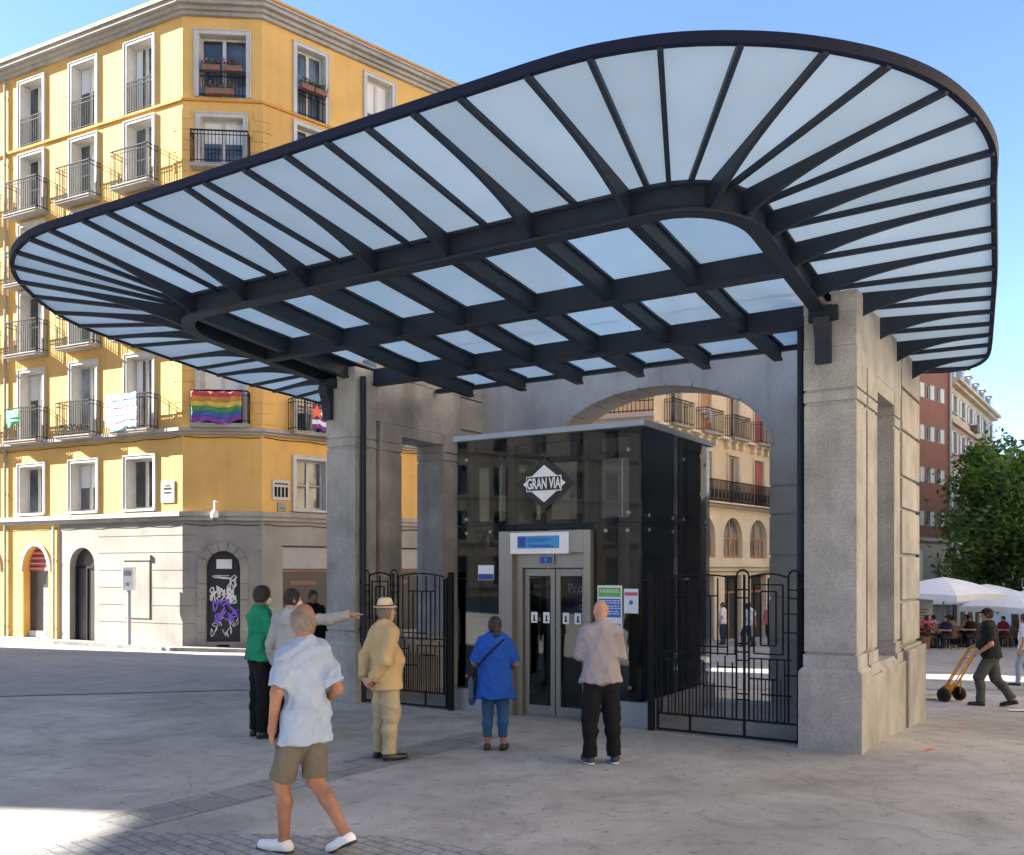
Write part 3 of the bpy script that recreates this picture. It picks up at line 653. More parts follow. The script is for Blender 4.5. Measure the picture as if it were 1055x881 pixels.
# station diamond
c=W(-4.215,T0-.03,3.215)
sign=empty('station_sign',c,'white diamond GRAN VIA station sign on the upper front glass','sign')
def TS(p,q,a):
    w=W(-4.215+p,T0-.03-a,3.215+q); return (w[0]-c[0],w[1]-c[1],w[2]-c[2])
mb=MB(); mb.prism([(-.47,0),(0,-.36),(.47,0),(0,.36)],-.0,.014,TS); mb.build('dark_diamond',M['black'],sign,recalc=True)
mb=MB(); mb.prism([(-.335,0),(0,-.255),(.335,0),(0,.255)],.015,.022,TS); mb.build('white_diamond',M['paper'],sign,recalc=True)
mb=MB(); mb.prism([(-.275,-.105),(.275,-.105),(.275,.105),(-.275,.105)],.023,.030,TS); mb.build('white_frame',M['paper'],sign,recalc=True)
mb=MB(); mb.prism([(-.262,-.092),(.262,-.092),(.262,.092),(-.262,.092)],.031,.036,TS); mb.build('dark_bar',M['black'],sign,recalc=True)
mb=MB(); text_mb(mb,'GRAN VÍA',.205,lambda x,y,d:TS(x,y-.006,.0375+d),.001,.56,.0045); mb.build('lettering',M['paper'],sign)
mb=MB()
for p,q in((-.2,0),(.2,0)): mb.box(p-.02,p+.02,-.02,.02,-.022,-.001,lambda x,y,a:TS(x,y,a))
mb.build('stand_off',M['alu'],sign)
# ------------------------------------------------------------------ iron gates
def gate(sa,sb,label,flip):
    L=sb-sa; c=W(sa if not flip else sb,.15,0); g=empty('iron_gate',c,label,'gate','wrought iron gates of the portico')
    k=L/1.80
    def T(x,y,z):
        s=(sa+x*k) if not flip else (sb-x*k); w=W(s,.15+y,z); return (w[0]-c[0],w[1]-c[1],w[2]-c[2])
    mb=MB(); r=.011
    def v(x,z0,z1,r=.0085): mb.box(x-r,x+r,-r,r,z0,z1,T)
    def h(z,x0,x1,r=.0085): mb.box(x0,x1,-r*.9,r*.9,z-r,z+r,T)
    # outer frame and rails
    fr=MB(); mb=fr
    h(.035,.04,1.78,.014); h(.235,.04,1.78,.012); v(.05,.02,1.93,.014); v(1.775,.02,1.98,.014); v(1.145,.02,1.98,.013); v(.47,.02,.235,.012); v(.10,.235,1.90,.012)
    # gently bowed top rails between the hoops
    def bow(x0,x1,z,rise,n=8):
        for i in range(n):
            a,b=i/n,(i+1)/n
            mb.bar(T(x0+(x1-x0)*a,0,z+rise*4*a*(1-a)),T(x0+(x1-x0)*b,0,z+rise*4*b*(1-b)),.02,.02)
    bow(.10,1.06,1.93,.05); bow(1.19,1.67,1.94,.05)
    for cx,w in((1.125,.075),(1.73,.068)):
        mb.tube([T(cx-w,0,1.90)]+[T(cx+w*math.cos(math.pi*(1-i/10)),0,1.95+w*1.15*math.sin(math.pi*i/10)) for i in range(11)]+[T(cx+w,0,1.90)],.011,6)
        v(cx-w,.235,1.95,.010); v(cx+w,.235,1.95,.010)
        h(1.80,cx-w,cx+w); h(1.70,cx-w,cx+w)
    fr.build('frame',M['iron'],g)
    ba=MB(); mb=ba
    xs=[.19,.28,.37,.46,.55,.64,.73,.82,.91,1.0]
    for x in xs: v(x,.235,1.0 if int(x*100)%2 else .92,.0075)
    for x in(1.26,1.35,1.44,1.53,1.62): v(x,.235,.98,.0075)
    for x in(.28,.46,.64,.82,.94): v(x,1.0,1.94,.0075)
    for x in(.235,.325,.415,.505,.595,.685,.775,.865): v(x,.235,.80,.0055)
    for x in(1.305,1.395,1.485,1.575): v(x,.235,.74,.0055)
    v(.19,1.02,1.93,.006); v(1.03,1.02,1.95,.006); v(.37,1.0,1.72); v(.55,1.0,1.72); v(.73,1.0,1.72)
    h(1.02,.10,1.05); h(.92,.10,.64); h(1.10,.46,.94); h(1.72,.28,.82); h(.78,.28,.55); h(.62,.64,1.06); h(.86,.82,1.06)
    # stepped key pattern of the right-hand leaf
    for x0,x1,z0,z1 in((1.26,1.60,1.04,1.86),(1.34,1.52,1.14,1.78)): h(z0,x0,x1); h(z1,x0,x1); v(x0,z0,z1); v(x1,z0,z1)
    v(1.43,1.14,1.94); h(.98,1.19,1.70); h(.74,1.19,1.53); h(.56,1.35,1.70); h(1.30,1.60,1.77); h(.80,1.62,1.77); h(1.52,1.60,1.80)
    h(1.15,1.06,1.19); h(1.05,1.06,1.19); h(.95,1.06,1.19); h(.55,1.06,1.19); h(.48,1.06,1.19)
    ba.build('bars',M['iron'],g)
    p=MB(); mb=p; mb.box(-.075,.0,-.03,.03,-.1,2.0,T); p.build('post',M['iron'],g)
    p=MB(); mb=p
    for z in(.55,1.12,1.85): mb.box(1.78,1.86,-.02,.02,z-.03,z+.03,T)
    p.build('hinge',M['iron'],g)
gate(-2.55,-.72,'black iron gate right of the lift, against the right pillar',False)
gate(-7.37,-5.74,'black iron gate left of the lift, behind the man in the tan suit',True)
# ------------------------------------------------------------------ facades
class Facade:
    """a vertical wall plane: origin P (2D), direction d, outward normal n. q runs along, e outwards."""
    def __init__(s,P,d,toward=(0,0),base=(0,0,0)):
        l=math.hypot(*d); s.P=P; s.d=(d[0]/l,d[1]/l); n=(s.d[1],-s.d[0])
        if (toward[0]-P[0])*n[0]+(toward[1]-P[1])*n[1]<0: n=(-n[0],-n[1])
        s.n=n; s.base=base
    def T(s,q,e,z): return (s.P[0]+s.d[0]*q+s.n[0]*e-s.base[0], s.P[1]+s.d[1]*q+s.n[1]*e-s.base[1], z-s.base[2])
    def box(s,mb,q0,q1,e0,e1,z0,z1): mb.box(q0,q1,e0,e1,z0,z1,s.T)
    def wall(s,mb,q0,q1,z0,z1,ops,depth=.28):
        """ops: (qa,qb,za,zb,arch_rise)"""
        Q=sorted({q0,q1,*[max(q0,min(q1,v)) for o in ops for v in o[:2]]}); Z=sorted({z0,z1,*[max(z0,min(z1,v)) for o in ops for v in o[2:4]]})
        for a,b in zip(Q[:-1],Q[1:]):
            for c,d in zip(Z[:-1],Z[1:]):
                m=((a+b)/2,(c+d)/2)
                if any(o[0]<m[0]<o[1] and o[2]<m[1]<o[3] for o in ops): continue
                mb.quad(s.T(a,0,c),s.T(b,0,c),s.T(b,0,d),s.T(a,0,d))
        for o in ops:
            qa,qb,za,zb=o[:4]; rise=o[4] if len(o)>4 else 0
            if rise:
                hw=(qb-qa)/2; cx=(qa+qb)/2; n=16
                arc=[(cx-hw*math.cos(math.pi*i/n),zb-rise+rise*math.sin(math.pi*i/n)) for i in range(n+1)]
                for i in range(n): 
                    (x0,y0),(x1,y1)=arc[i],arc[i+1]
                    mb.quad(s.T(x0,0,y0),s.T(x1,0,y1),s.T(x1,0,zb),s.T(x0,0,zb))
                path=[(qa,za)]+arc+[(qb,za)]
            else: path=[(qa,za),(qa,zb),(qb,zb),(qb,za)]
            path.append((qa,za))
            for (x0,y0),(x1,y1) in zip(path[:-1],path[1:]):
                if abs(x0-x1)+abs(y0-y1)<1e-6: continue
                mb.quad(s.T(x0,0,y0),s.T(x1,0,y1),s.T(x1,-depth,y1),s.T(x0,-depth,y0))
    def window(s,parent,q0,q1,z0,z1,depth=.26,surround=.10,sill=True,frame=None,pane=None,leaves=2,curtain=None,bars=0,lining=None,label=None):
        """timber window: moulded surround, lining of the reveal, leaves and glass"""
        mb=MB(); f=frame or M['white_trim']
        if surround:
            w=surround
            for a,b,c,d in((q0-w,q0,z0,z1+w),(q1,q1+w,z0,z1+w),(q0,q1,z1,z1+w)): s.box(mb,a,b,.003,.05,c,d)
            for a,b,c,d in((q0-w-.03,q0-w,z0,z1+w+.03),(q1+w,q1+w+.03,z0,z1+w+.03),(q0-w,q1+w,z1+w,z1+w+.03)): s.box(mb,a,b,.003,.075,c,d)
            if sill: s.box(mb,q0-w-.05,q1+w+.05,.003,.12,z0-.07,z0-.002)
        l=.012
        for a,b,c,d in((q0+.002,q0+l,z0+.002,z1-.002),(q1-l,q1-.002,z0+.002,z1-.002),(q0+l,q1-l,z1-l,z1-.002),(q0+l,q1-l,z0+.002,z0+l)): s.box(mb,a,b,-depth+.003,.001,c,d)
        e0,e1=-depth+.005,-depth+.06; t=.055
        a0,a1=q0+l,q1-l; b0,b1=z0+l,z1-l
        for a,b,c,d in((a0,a0+t,b0,b1),(a1-t,a1,b0,b1),(a0+t,a1-t,b1-t,b1),(a0+t,a1-t,b0,b0+t*1.3)): s.box(mb,a,b,e0,e1,c,d)
        if leaves==2: m=(a0+a1)/2; s.box(mb,m-.05,m+.05,e0,e1+.012,b0+t*1.3,b1-t)
        for k in range(bars): z=b0+(b1-b0)*(k+1)/(bars+1); s.box(mb,a0+t,a1-t,e0,e1-.01,z-.018,z+.018)
        w=mb.build('window',f,parent)
        if label: w['label']=label
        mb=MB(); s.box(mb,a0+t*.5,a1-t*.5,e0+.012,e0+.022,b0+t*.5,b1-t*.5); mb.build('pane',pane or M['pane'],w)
        if curtain:
            mb=MB(); 
            for qa,qb,za,zb in curtain: s.box(mb,q0+(q1-q0)*qa,q0+(q1-q0)*qb,e0+.024,e0+.034,z0+(z1-z0)*za,z0+(z1-z0)*zb)
            mb.build('blind',M['shutter_white'],w)
        return w
    def balcony(s,parent,q0,q1,z,dep=.42,h=1.05,n=None,rail=None,slab=None,belly=False,label=None):
        mb=MB(); s.box(mb,q0,q1,.003,dep,z-.10,z); s.box(mb,q0-.03,q1+.03,.003,dep+.03,z-.04,z-.012)
        b=mb.build('balcony',slab or M['stone_mould'],parent)
        if label: b['label']=label
        mb=MB(); r=.010; n=n or max(6,int((q1-q0)/.105)); y=dep-.03
        for k in range(n+1):
            q=q0+.02+(q1-q0-.04)*k/n; s.box(mb,q-r*.8,q+r*.8,y-r*.8,y+r*.8,z,z+h)
        ns=max(2,int(dep/.12))
        for q in(q0+.02,q1-.02):
            for k in range(ns): e=.03+(y-.03)*k/ns; s.box(mb,q-r*.8,q+r*.8,e-r*.8,e+r*.8,z,z+h)
            for zz in(z+h,z+h-.12,z+.08): s.box(mb,q-r,q+r,.01,y,zz-r,zz+r)
        for zz,rr in((z+h,.018),(z+h-.12,.010),(z+.08,.010)): s.box(mb,q0+.01,q1-.01,y-rr,y+rr,zz-rr,zz+rr)
        # small scroll circles between the two upper rails
        mb.build('railing',rail or M['iron'],b)
        return b
    def guard(s,parent,q0,q1,z,h=.95):
        """a window guard rail set in the opening"""
        mb=MB(); n=int((q1-q0)/.10)
        for k in range(n+1): q=q0+(q1-q0)*k/n; s.box(mb,q-.008,q+.008,.02,.036,z,z+h)
        for zz in(z+.06,z+h-.14,z+h): s.box(mb,q0-.02,q1+.02,.018,.04,zz-.012,zz+.012)
        return mb.build('window_guard',M['iron'],parent)
# ------------------------------------------------------------------ ochre corner building
C1=(-9.725,27.5); C2=(-7.427,27.69); CHW=2.306
yb=empty('ochre_building',(C1[0],C1[1],-.4),'tall ochre corner building with stone ground floor, white windows and iron balconies','building')
YB=tuple(yb.location)
FL=Facade(C1,(-.8904,.4553),base=YB); FC=Facade(C1,(.9966,.0824),base=YB); FR=Facade(C2,(.7324,.6809),base=YB)
LENL,LENR=34.0,13.0
rows=[(3.86,5.40),(6.22,8.50),(9.04,11.08),(11.35,13.3),(13.63,15.62),(15.95,18.04)]
colsL=[1.76+2.50*k for k in range(13)]
opsL=[];winL=[]
for ri,(za,zb) in enumerate(rows):
    for ci,q in enumerate(colsL):
        hw=.55 if ri else .58
        opsL.append((q-hw,q+hw,za,zb)); winL.append((ri,ci,q-hw,q+hw,za,zb))
gopsL=[(3.78,4.94,-.62,2.72,.58),(5.95,7.22,-.62,2.80,.80),(8.45,9.72,-.62,2.80,.80),(10.95,12.2,-.62,2.80,.80)]
mb=MB(); FL.wall(mb,0,5.44,3.60,19.05,[o for o in opsL if o[0]<5.4],.34); FL.wall(mb,5.44,LENL,2.95,19.05,[o for o in opsL if o[0]>5.4],.34)
FL.wall(mb,5.44,LENL,-1.2,2.95,[o for o in gopsL if o[0]>5.4],.30); mb.build('wall',M['yellow'],yb)
mb=MB(); FL.wall(mb,.0,5.44,-1.0,3.60,[o for o in gopsL if o[0]<5.4],.30)
opC=[(.52,1.76,13.9,15.4),(.52,1.76,11.4,13.3),(.52,1.76,9.05,11.1),(.52,1.76,6.30,8.30),(.48,1.85,16.0,17.85)]
FC.wall(mb,0,CHW,-1.0,3.60,[(.67,1.67,-.12,2.58,.50)],.22)
FR.wall(mb,0,LENR,-1.0,3.60,[(.68,2.75,.0,2.75),(4.2,6.2,.0,2.75),(8.0,10,.0,2.75)],.22); mb.build('stone_base',M['stone_clad'],yb)
mb=MB(); FC.wall(mb,0,CHW,3.60,19.05,opC,.30); mb.build('wall',M['yellow'],yb)
opsR=[];winR=[]
colsR=[1.65,4.2,6.75,9.3,11.85]
for ri,(za,zb) in enumerate(rows):
    for q in colsR: 
        hw=.50 if ri else .52; opsR.append((q-hw,q+hw,za,zb)); winR.append((ri,q,q-hw,q+hw,za,zb))
mb=MB(); FR.wall(mb,0,LENR,3.60,19.05,opsR,.30); mb.build('wall',M['yellow'],yb)
# windows and balconies
for ri,ci,a,b,za,zb in winL:
    if ci>6: pass
    rnd=random.Random(ri*31+ci)
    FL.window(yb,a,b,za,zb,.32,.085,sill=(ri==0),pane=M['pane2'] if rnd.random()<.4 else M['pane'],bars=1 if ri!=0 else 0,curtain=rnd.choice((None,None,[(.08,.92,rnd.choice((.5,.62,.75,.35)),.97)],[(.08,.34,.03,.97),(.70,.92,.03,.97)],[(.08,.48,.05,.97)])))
    if ri in(1,2,3,4): FL.balcony(yb,a-.24,b+.24,za,.46,1.05)
    if ri==5: FL.guard(yb,a,b,za,.95)
for (a,b,za,zb) in opC:
    FC.window(yb,a,b,za,zb,.28,.11,sill=False,pane=M['pane'],bars=0,curtain=[(.05,.95,.55,.97)] if za<15 else None)
    if za<15: FC.balcony(yb,a-.22,b+.22,za,.42,.95,rail=M['iron'])
    else: FC.guard(yb,a,b,za,.75)
for ri,q,a,b,za,zb in winR:
    rnd=random.Random(ri*17+int(q*10))
    FR.window(yb,a,b,za,zb,.28,.10,sill=(ri==0),pane=M['pane'],bars=1,curtain=[(.08,.92,.5,.97)] if rnd.random()<.3 else None)
    if ri in(1,2,3,4): FR.balcony(yb,a-.3,b+.3,za,.44,.98)
    if ri==5: FR.guard(yb,a,b,za,.75)
# string courses run round the three sides
def course(name,m,bands,lens=(LENL,CHW,LENR),starts=(0,0,0)):
    mb=MB()
    for z0,z1,e in bands:
        # mitred corners: polygons in plan
        pts=[]
        def off(F,q): return (F.T(q,e,0)[0],F.T(q,e,0)[1]) 
        def inter(F,G,qf):
            # intersection of the two offset lines
            p=np.array(F.T(0,e,0)[:2]); d=np.array(F.d); q=np.array(G.T(0,e,0)[:2]); g=np.array(G.d)
            A=np.array([[d[0],-g[0]],[d[1],-g[1]]]); k=np.linalg.solve(A,q-p); return tuple(p+d*k[0])
        A=FL.T(lens[0],e,0)[:2]; B=inter(FL,FC,0); Cc=inter(FC,FR,0); D=FR.T(lens[2],e,0)[:2]
        a=FL.T(lens[0],.002,0)[:2]; b=(FL.T(0,.002,0)[0],FL.T(0,.002,0)[1]); c=FR.T(0,.002,0)[:2]; d=FR.T(lens[2],.002,0)[:2]
        for (p,q,r,s_) in((A,B,b,a),(B,Cc,c,b),(Cc,D,d,c)):
            zz0,zz1=z0-YB[2],z1-YB[2]
            vs=[(x,y,zz0) for x,y in(p,q,r,s_)]+[(x,y,zz1) for x,y in(p,q,r,s_)]
            mb.add(vs,[(0,1,2,3)[::-1],(4,5,6,7),(0,1,5,4),(1,2,6,5),(2,3,7,6),(3,0,4,7)])
    return mb.build(name,m,yb,recalc=True)
course('cornice',M['stone_mould'],[(18.36,18.47,.12),(18.472,18.58,.22),(18.582,18.70,.36),(18.702,18.76,.42)])
course('parapet_cap',M['ochre_dark'],[(19.05,19.12,.06)])
course('string_course',M['ochre_dark'],[(15.86,15.93,.07)])
course('string_course',M['stone_mould'],[(6.02,6.10,.12),(6.102,6.20,.22)])
course('string_course',M['stone_mould'],[(3.48,3.60,.10),(3.602,3.74,.18)])
mb=MB()
for z in np.arange(6.35,15.6,.62):
    FC.box(mb,.0,.36,.002,.022,z,z+.30); FL.box(mb,.0,.36,.002,.022,z,z+.30)
    FC.box(mb,.0,.24,.002,.022,z+.31,z+.60); FL.box(mb,.0,.24,.002,.022,z+.31,z+.60)
mb.build('quoins',M['yellow'],yb)
mb=MB()
for z in np.arange(6.35,15.6,.62):
    FC.box(mb,CHW-.36,CHW,.002,.022,z,z+.30); FR.box(mb,.0,.36,.002,.022,z,z+.30)
    FR.box(mb,.0,.24,.002,.022,z+.31,z+.60); FC.box(mb,CHW-.24,CHW,.002,.022,z+.31,z+.60)
mb.build('quoins',M['yellow'],yb)
# flat roof and rear walls close the block
mb=MB()
P=[FL.T(LENL,-.4,0)[:2],FL.T(.4,-.4,0)[:2],FC.T(CHW/2,-.45,0)[:2],FR.T(.4,-.4,0)[:2],FR.T(LENR,-.4,0)[:2]]
bk=(P[-1][0]-16,P[-1][1]+14)
P2=P+[bk]
mb.add([(x,y,18.3-YB[2]) for x,y in P2],[tuple(range(len(P2)))]); mb.build('roof',M['roof'],yb)
mb=MB()
E1,E2=FL.T(LENL,0,0)[:2],FR.T(LENR,0,0)[:2]
for (a,b) in((E1,bk),(bk,E2)): mb.quad((*a,-1),(*b,-1),(*b,19.05-YB[2]),(*a,19.05-YB[2]))
mb.build('rear_wall',M['yellow'],yb)
# ground floor: arched doors, shop fronts
def arched_fill(F,name,q0,q1,z0,z1,rise,e,m,parent,th=.02):
    cx=(q0+q1)/2; hw=(q1-q0)/2; n=16
    pts=[(q0,z0)]+[(cx-hw*math.cos(math.pi*i/n),z1-rise+rise*math.sin(math.pi*i/n)) for i in range(n+1)]+[(q1,z0)]
    mb=MB(); mb.prism(pts,e-th,e,lambda p,q,a:F.T(p,a,q)); return mb.build(name,m,parent,recalc=True)
d=arched_fill(FL,'glass_door',3.80,4.92,-.60,2.70,.56,-.22,M['dark_shop'],yb)
mb=MB(); 
for a,b,c,dd in((3.84,3.92,-.5,2.1),(4.80,4.88,-.5,2.1),(3.92,4.80,-.5,-.38),(3.92,4.80,2.06,2.14),(4.34,4.39,-.38,2.06)): FL.box(mb,a,b,-.22,-.18,c,dd)
mb.build('door_frame',M['iron'],d)
for (a,b) in((5.97,7.20),(8.47,9.70),(10.97,12.18)):
    d=arched_fill(FL,'shop_front',a,b,-.60,2.78,.78,-.25,M['dark_shop'],yb)
    mb=MB(); n=9; cx=(a+b)/2; hw=(b-a)/2-.03
    for k in range(n):
        z=1.98+.085*k; w=hw*math.sqrt(max(0,1-((z+.05-2.0)/.8)**2)) if z>2.0 else hw
        if w>.05: FL.box(mb,cx-w,cx+w,-.25,-.20,z,z+(.055 if k%2==0 else .05))
    mb.cur=0; fl=mb.build('striped_fanlight',M['red_paint'],d)
    mb=MB()
    for k in range(0,n,2):
        z=1.98+.085*k+.056; w=hw*math.sqrt(max(0,1-((z+.03-2.0)/.8)**2)) if z>2.0 else hw
        if w>.05: FL.box(mb,cx-w,cx+w,-.25,-.205,z,z+.028)
    mb.build('pale_stripe',M['white_trim'],fl)
    mb=MB()
    for k in range(26): FL.box(mb,a+.06,a+.42,-.25,-.14,-.5+k*.075,-.5+k*.075+.045)
    FL.box(mb,a+.42,b-.04,-.25,-.16,-.45,.0)
    mb.build('display_rack',M['white_trim'],d)
    mb=MB(); hw=(b-a)/2; n=14
    for i in range(n):
        a0,a1=math.pi*i/n,math.pi*(i+1)/n
        def P_(an,r): return (cx-(hw+r)*math.cos(an),2.0+(.78+r)*math.sin(an))
        mb.prism([P_(a0,.02),P_(a1,.02),P_(a1,.14),P_(a0,.14)],.004,.05,lambda p,q,e:FL.T(p,e,q))
    mb.build('arch_trim',M['white_trim'],d,recalc=True)
# chamfer door with its stone surround and painted scrawl
d=arched_fill(FC,'painted_door',.68,1.66,-.12,2.57,.49,-.14,M['black'],yb)
mb=MB(); rr=random.Random(4)
def stroke(F,mb,cx,cz,w,h,n,e,r):
    pts=[F.T(cx+w*(rr.random()-.5),e+.001*rr.random(),cz+h*(rr.random()-.5)) for _ in range(n)]
    P=[Vector(p) for p in pts]; out=[]
    for i in range(n-1):
        p0,p1,p2,p3=P[max(i-1,0)],P[i],P[i+1],P[min(i+2,n-1)]
        for k in range(5):
            u=k/5; out.append(.5*((2*p1)+(p2-p0)*u+(2*p0-5*p1+4*p2-p3)*u*u+(3*p1-p0-3*p2+p3)*u**3))
    mb.tube(out,r,6)
for k in range(7): stroke(FC,mb,.86+.11*(k%6),1.28+.08*(k%2),.26,.42,6,-.135,.018)
for k in range(4): stroke(FC,mb,1.40,1.45,.30,.9,6,-.135,.016)
FC.box(mb,.95,1.40,-.138,-.128,2.05,2.33)
for k in range(3): stroke(FC,mb,1.15,1.80,.6,.12,5,-.135,.012)
mb.build('white_graffiti',M['shutter_white'],d)
M['violet']=mat('violet_spray',(.20,.10,.52),.6,.15,8)
mb=MB()
for k in range(6): stroke(FC,mb,.98+.12*(k%5),.62+.2*(k%3)-.08,.30,.40,7,-.135,.028)
mb.build('violet_graffiti',M['violet'],d)
mb=MB()
for k in range(8): stroke(FC,mb,.80+.1*k,.15+.12*(k%4),.22,.34,5,-.135,.010)
mb.build('thin_scrawl',M['shutter_white'],d)
mb=MB(); cx=1.17
for i in range(7):
    a0,a1=math.pi*(i+.04)/7,math.pi*(i+.96)/7
    def P_(an,r): return (cx-r*math.cos(an),2.08+r*math.sin(an))
    mb.prism([P_(a0,.505),P_(a1,.505),P_(a1,.76),P_(a0,.76)],.003,.035,lambda p,q,e:FC.T(p,e,q))
for s_ in(-1,1):
    for z in np.arange(-.3,1.9,.48): 
        a,b=sorted((cx+s_*.505,cx+s_*.74)); FC.box(mb,a,b,.003,.03,z,z+.465)
mb.build('door_surround',M['stone_clad'],yb,recalc=True)
mb=MB(); FC.box(mb,1.0,1.36,.0,.02,-.33,-.20); mb.build('vent_grille',M['iron'],yb)
mb=MB()
for z in(.42,.95,1.48,2.01,2.54,3.05):
    FC.box(mb,.0,.36,.001,.012,z,z+.012); FC.box(mb,1.98,CHW,.001,.012,z,z+.012)
    FL.box(mb,.0,3.6,.001,.012,z,z+.012); 
mb.build('stone_joints',M['joint'],yb)
mb=MB(); FL.box(mb,1.28,2.48,.002,.06,2.30,2.46); FL.box(mb,1.34,2.42,.002,.03,.55,2.29); mb.build('blind_niche',M['stone_clad'],yb)
for a,b in((.70,2.73),(4.22,6.18),(8.02,9.98)):
    mb=MB(); FR.box(mb,a,b,-.20,-.17,.0,2.73); sw=mb.build('shop_window',M['dark_shop'],yb)
    mb=MB(); FR.box(mb,a,b,-.168,-.12,1.95,2.02); FR.box(mb,a,a+.06,-.168,-.12,0,1.95); FR.box(mb,b-.06,b,-.168,-.12,0,1.95); FR.box(mb,a+.3,a+1.2,-.168,-.15,1.55,1.68); mb.build('shop_frame',M['terracotta'],sw)
    mb=MB(); FR.box(mb,a+.02,b-.02,-.168,-.1,2.05,2.70); mb.build('rolled_awning',M['slate'],sw)
# rain pipe
for q,zt,zb,mm in((5.62,3.4,-.5,'white_trim'),(8.05,18.3,-.5,'stone_mould')):
    mb=MB(); mb.tube([FL.T(q,.07,zt),FL.T(q,.07,zb)],.045,8)
    for z in np.arange(zb+.6,zt,2.2): mb.tube([FL.T(q,.07,z),FL.T(q,.07,z+.07)],.056,8)
    mb.build('rain_pipe',M[mm],yb)
mb=MB()
for z,e,sg in((3.42,.03,.05),(6.0,.03,.04)):
    for F,q0,q1 in((FL,.05,12.0),(FC,.05,CHW-.05),(FR,.05,9.0)):
        n=int((q1-q0)/.5)+1; mb.tube([F.T(q0+(q1-q0)*i/n,e,z-.04-sg*abs(math.sin(i*1.1))) for i in range(n+1)],.011,5)
mb.build('cables',M['iron'],yb)
# raised pavement along the building, kerb 0.12 m
def raised(name,F,q0,q1,e0,e1,h,m,n=16):
    mb=MB(); vs=[]
    for i in range(n+1):
        q=q0+(q1-q0)*i/n
        for e,dz in((e0,-.3),(e0,h),(e1-.15,h),(e1,h-.005),(e1,-.3)):
            p=F.T(q,e,0); x,y=p[0]+F.base[0],p[1]+F.base[1]; vs.append((x,y,gz(x,y)+dz))
    fs=[]
    for i in range(n):
        for k in range(4): fs.append((i*5+k,i*5+k+1,(i+1)*5+k+1,(i+1)*5+k))
    fs+=[tuple(range(5)),tuple(range(n*5,n*5+5))]
    mb.add(vs,fs); return tag(mb.build(name,m,recalc=True),kind='structure')
raised('pavement',FL,-.45,LENL,-.1,.9,.11,M['pavement'])
raised('pavement',FC,-.35,CHW+.35,-.1,.9,.112,M['pavement'],6)
raised('pavement',FR,-.2,LENR,-.1,.9,.108,M['pavement'])
# ---- things on the ochre building
def drapecloth(name,F,q0,q1,z0,z1,e,bands,label,cat,vertical=False,group=None,amp=.025,n=22,m_=10):
    """a cloth hung on a railing; bands are material/height fractions"""
    c=F.T((q0+q1)/2,e,z0); c=(c[0]+F.base[0],c[1]+F.base[1],c[2]+F.base[2])
    root=empty(name,c,label,cat,group)
    y0=0
    for mname,fr in bands:
        mb=MB(); vs=[]; k=3
        for j in range(k+1):
            for i in range(n+1):
                u=i/n; w=y0+fr*j/k
                zz=z1-(z1-z0)*w if not vertical else None
                sag=.05*math.sin(u*math.pi)*(w+.4)+.05*w*math.sin(u*9+2)
                ee=e+amp*math.sin(u*17+1.3*w*4)+amp*.7*math.sin(u*31+w*9)
                p=F.T(q0+(q1-q0)*u,ee,zz-sag+.012*math.sin(u*23)); vs.append((p[0]+F.base[0]-c[0],p[1]+F.base[1]-c[1],p[2]+F.base[2]-c[2]))
        fs=[(j*(n+1)+i,j*(n+1)+i+1,(j+1)*(n+1)+i+1,(j+1)*(n+1)+i) for j in range(k) for i in range(n)]
        mb.add(vs,fs); o=mb.build('cloth_band',M[mname],root,smooth=True)
        md=o.modifiers.new('thickness','SOLIDIFY'); md.thickness=.004
        y0+=fr
    return root
for nm,c in dict(f_red=(.42,.06,.07),f_or=(.52,.20,.05),f_ye=(.55,.42,.07),f_gr=(.06,.22,.09),f_bl=(.05,.10,.28),f_vi=(.19,.05,.26),f_lb=(.30,.55,.72),f_pk=(.75,.42,.50),f_wh=(.78,.78,.78),f_green=(.05,.38,.20),f_coral=(.80,.17,.08)).items(): M[nm]=mat(nm,c,.85,.08,6)
fl=drapecloth('rainbow_flag',FC,.36,1.80,6.36,7.22,.46,[('f_red',.15),('f_or',.17),('f_ye',.17),('f_gr',.17),('f_bl',.17),('f_vi',.17)],'rainbow striped flag hung on the corner balcony','flag')
drapecloth('pastel_flag',FL,1.30,2.66,6.28,7.30,.52,[('f_lb',.2),('f_pk',.2),('f_wh',.2),('f_pk',.2),('f_lb',.2)],'pale blue, pink and white flag hung on a balcony beside the rainbow one','flag',amp=.007)
sf=drapecloth('striped_flag',FR,1.42,2.2,6.34,7.02,.47,[('f_vi',.2),('f_wh',.2),('f_vi',.2),('f_wh',.2),('f_vi',.2)],'violet and white striped flag with orange star on the balcony behind the left pillar','flag')
c=tuple(sf.location)
mb=MB(); pts=[]
for k in range(10):
    r=.26 if k%2==0 else .11; a=math.pi/2+k*math.pi/5; pts.append((1.55+r*math.cos(a),6.82+r*math.sin(a)))
def TF(p,q,a):
    w=FR.T(p,a,q); return (w[0]+YB[0]-c[0],w[1]+YB[1]-c[1],w[2]+YB[2]-c[2])
mb.prism(pts,.515,.525,TF); mb.build('orange_star',M['f_coral'],sf,recalc=True)
drapecloth('green_banner',FL,6.75,7.38,6.74,7.22,.485,[('f_green',1.0)],'small green and white banner tied to an upper balcony','banner',amp=.008)
gbn=[o for o in bpy.data.objects if o.name.startswith('green_banner')][0]; c=tuple(gbn.location)
mb=MB(); 
def TG_(q,e,z):
    w=FL.T(q,e,z); return (w[0]+YB[0]-c[0],w[1]+YB[1]-c[1],w[2]+YB[2]-c[2])
mb.box(6.86,7.26,.525,.532,6.97,7.02,TG_); mb.box(6.90,7.24,.525,.532,6.84,6.88,TG_); mb.build('white_print',M['f_wh'],gbn)
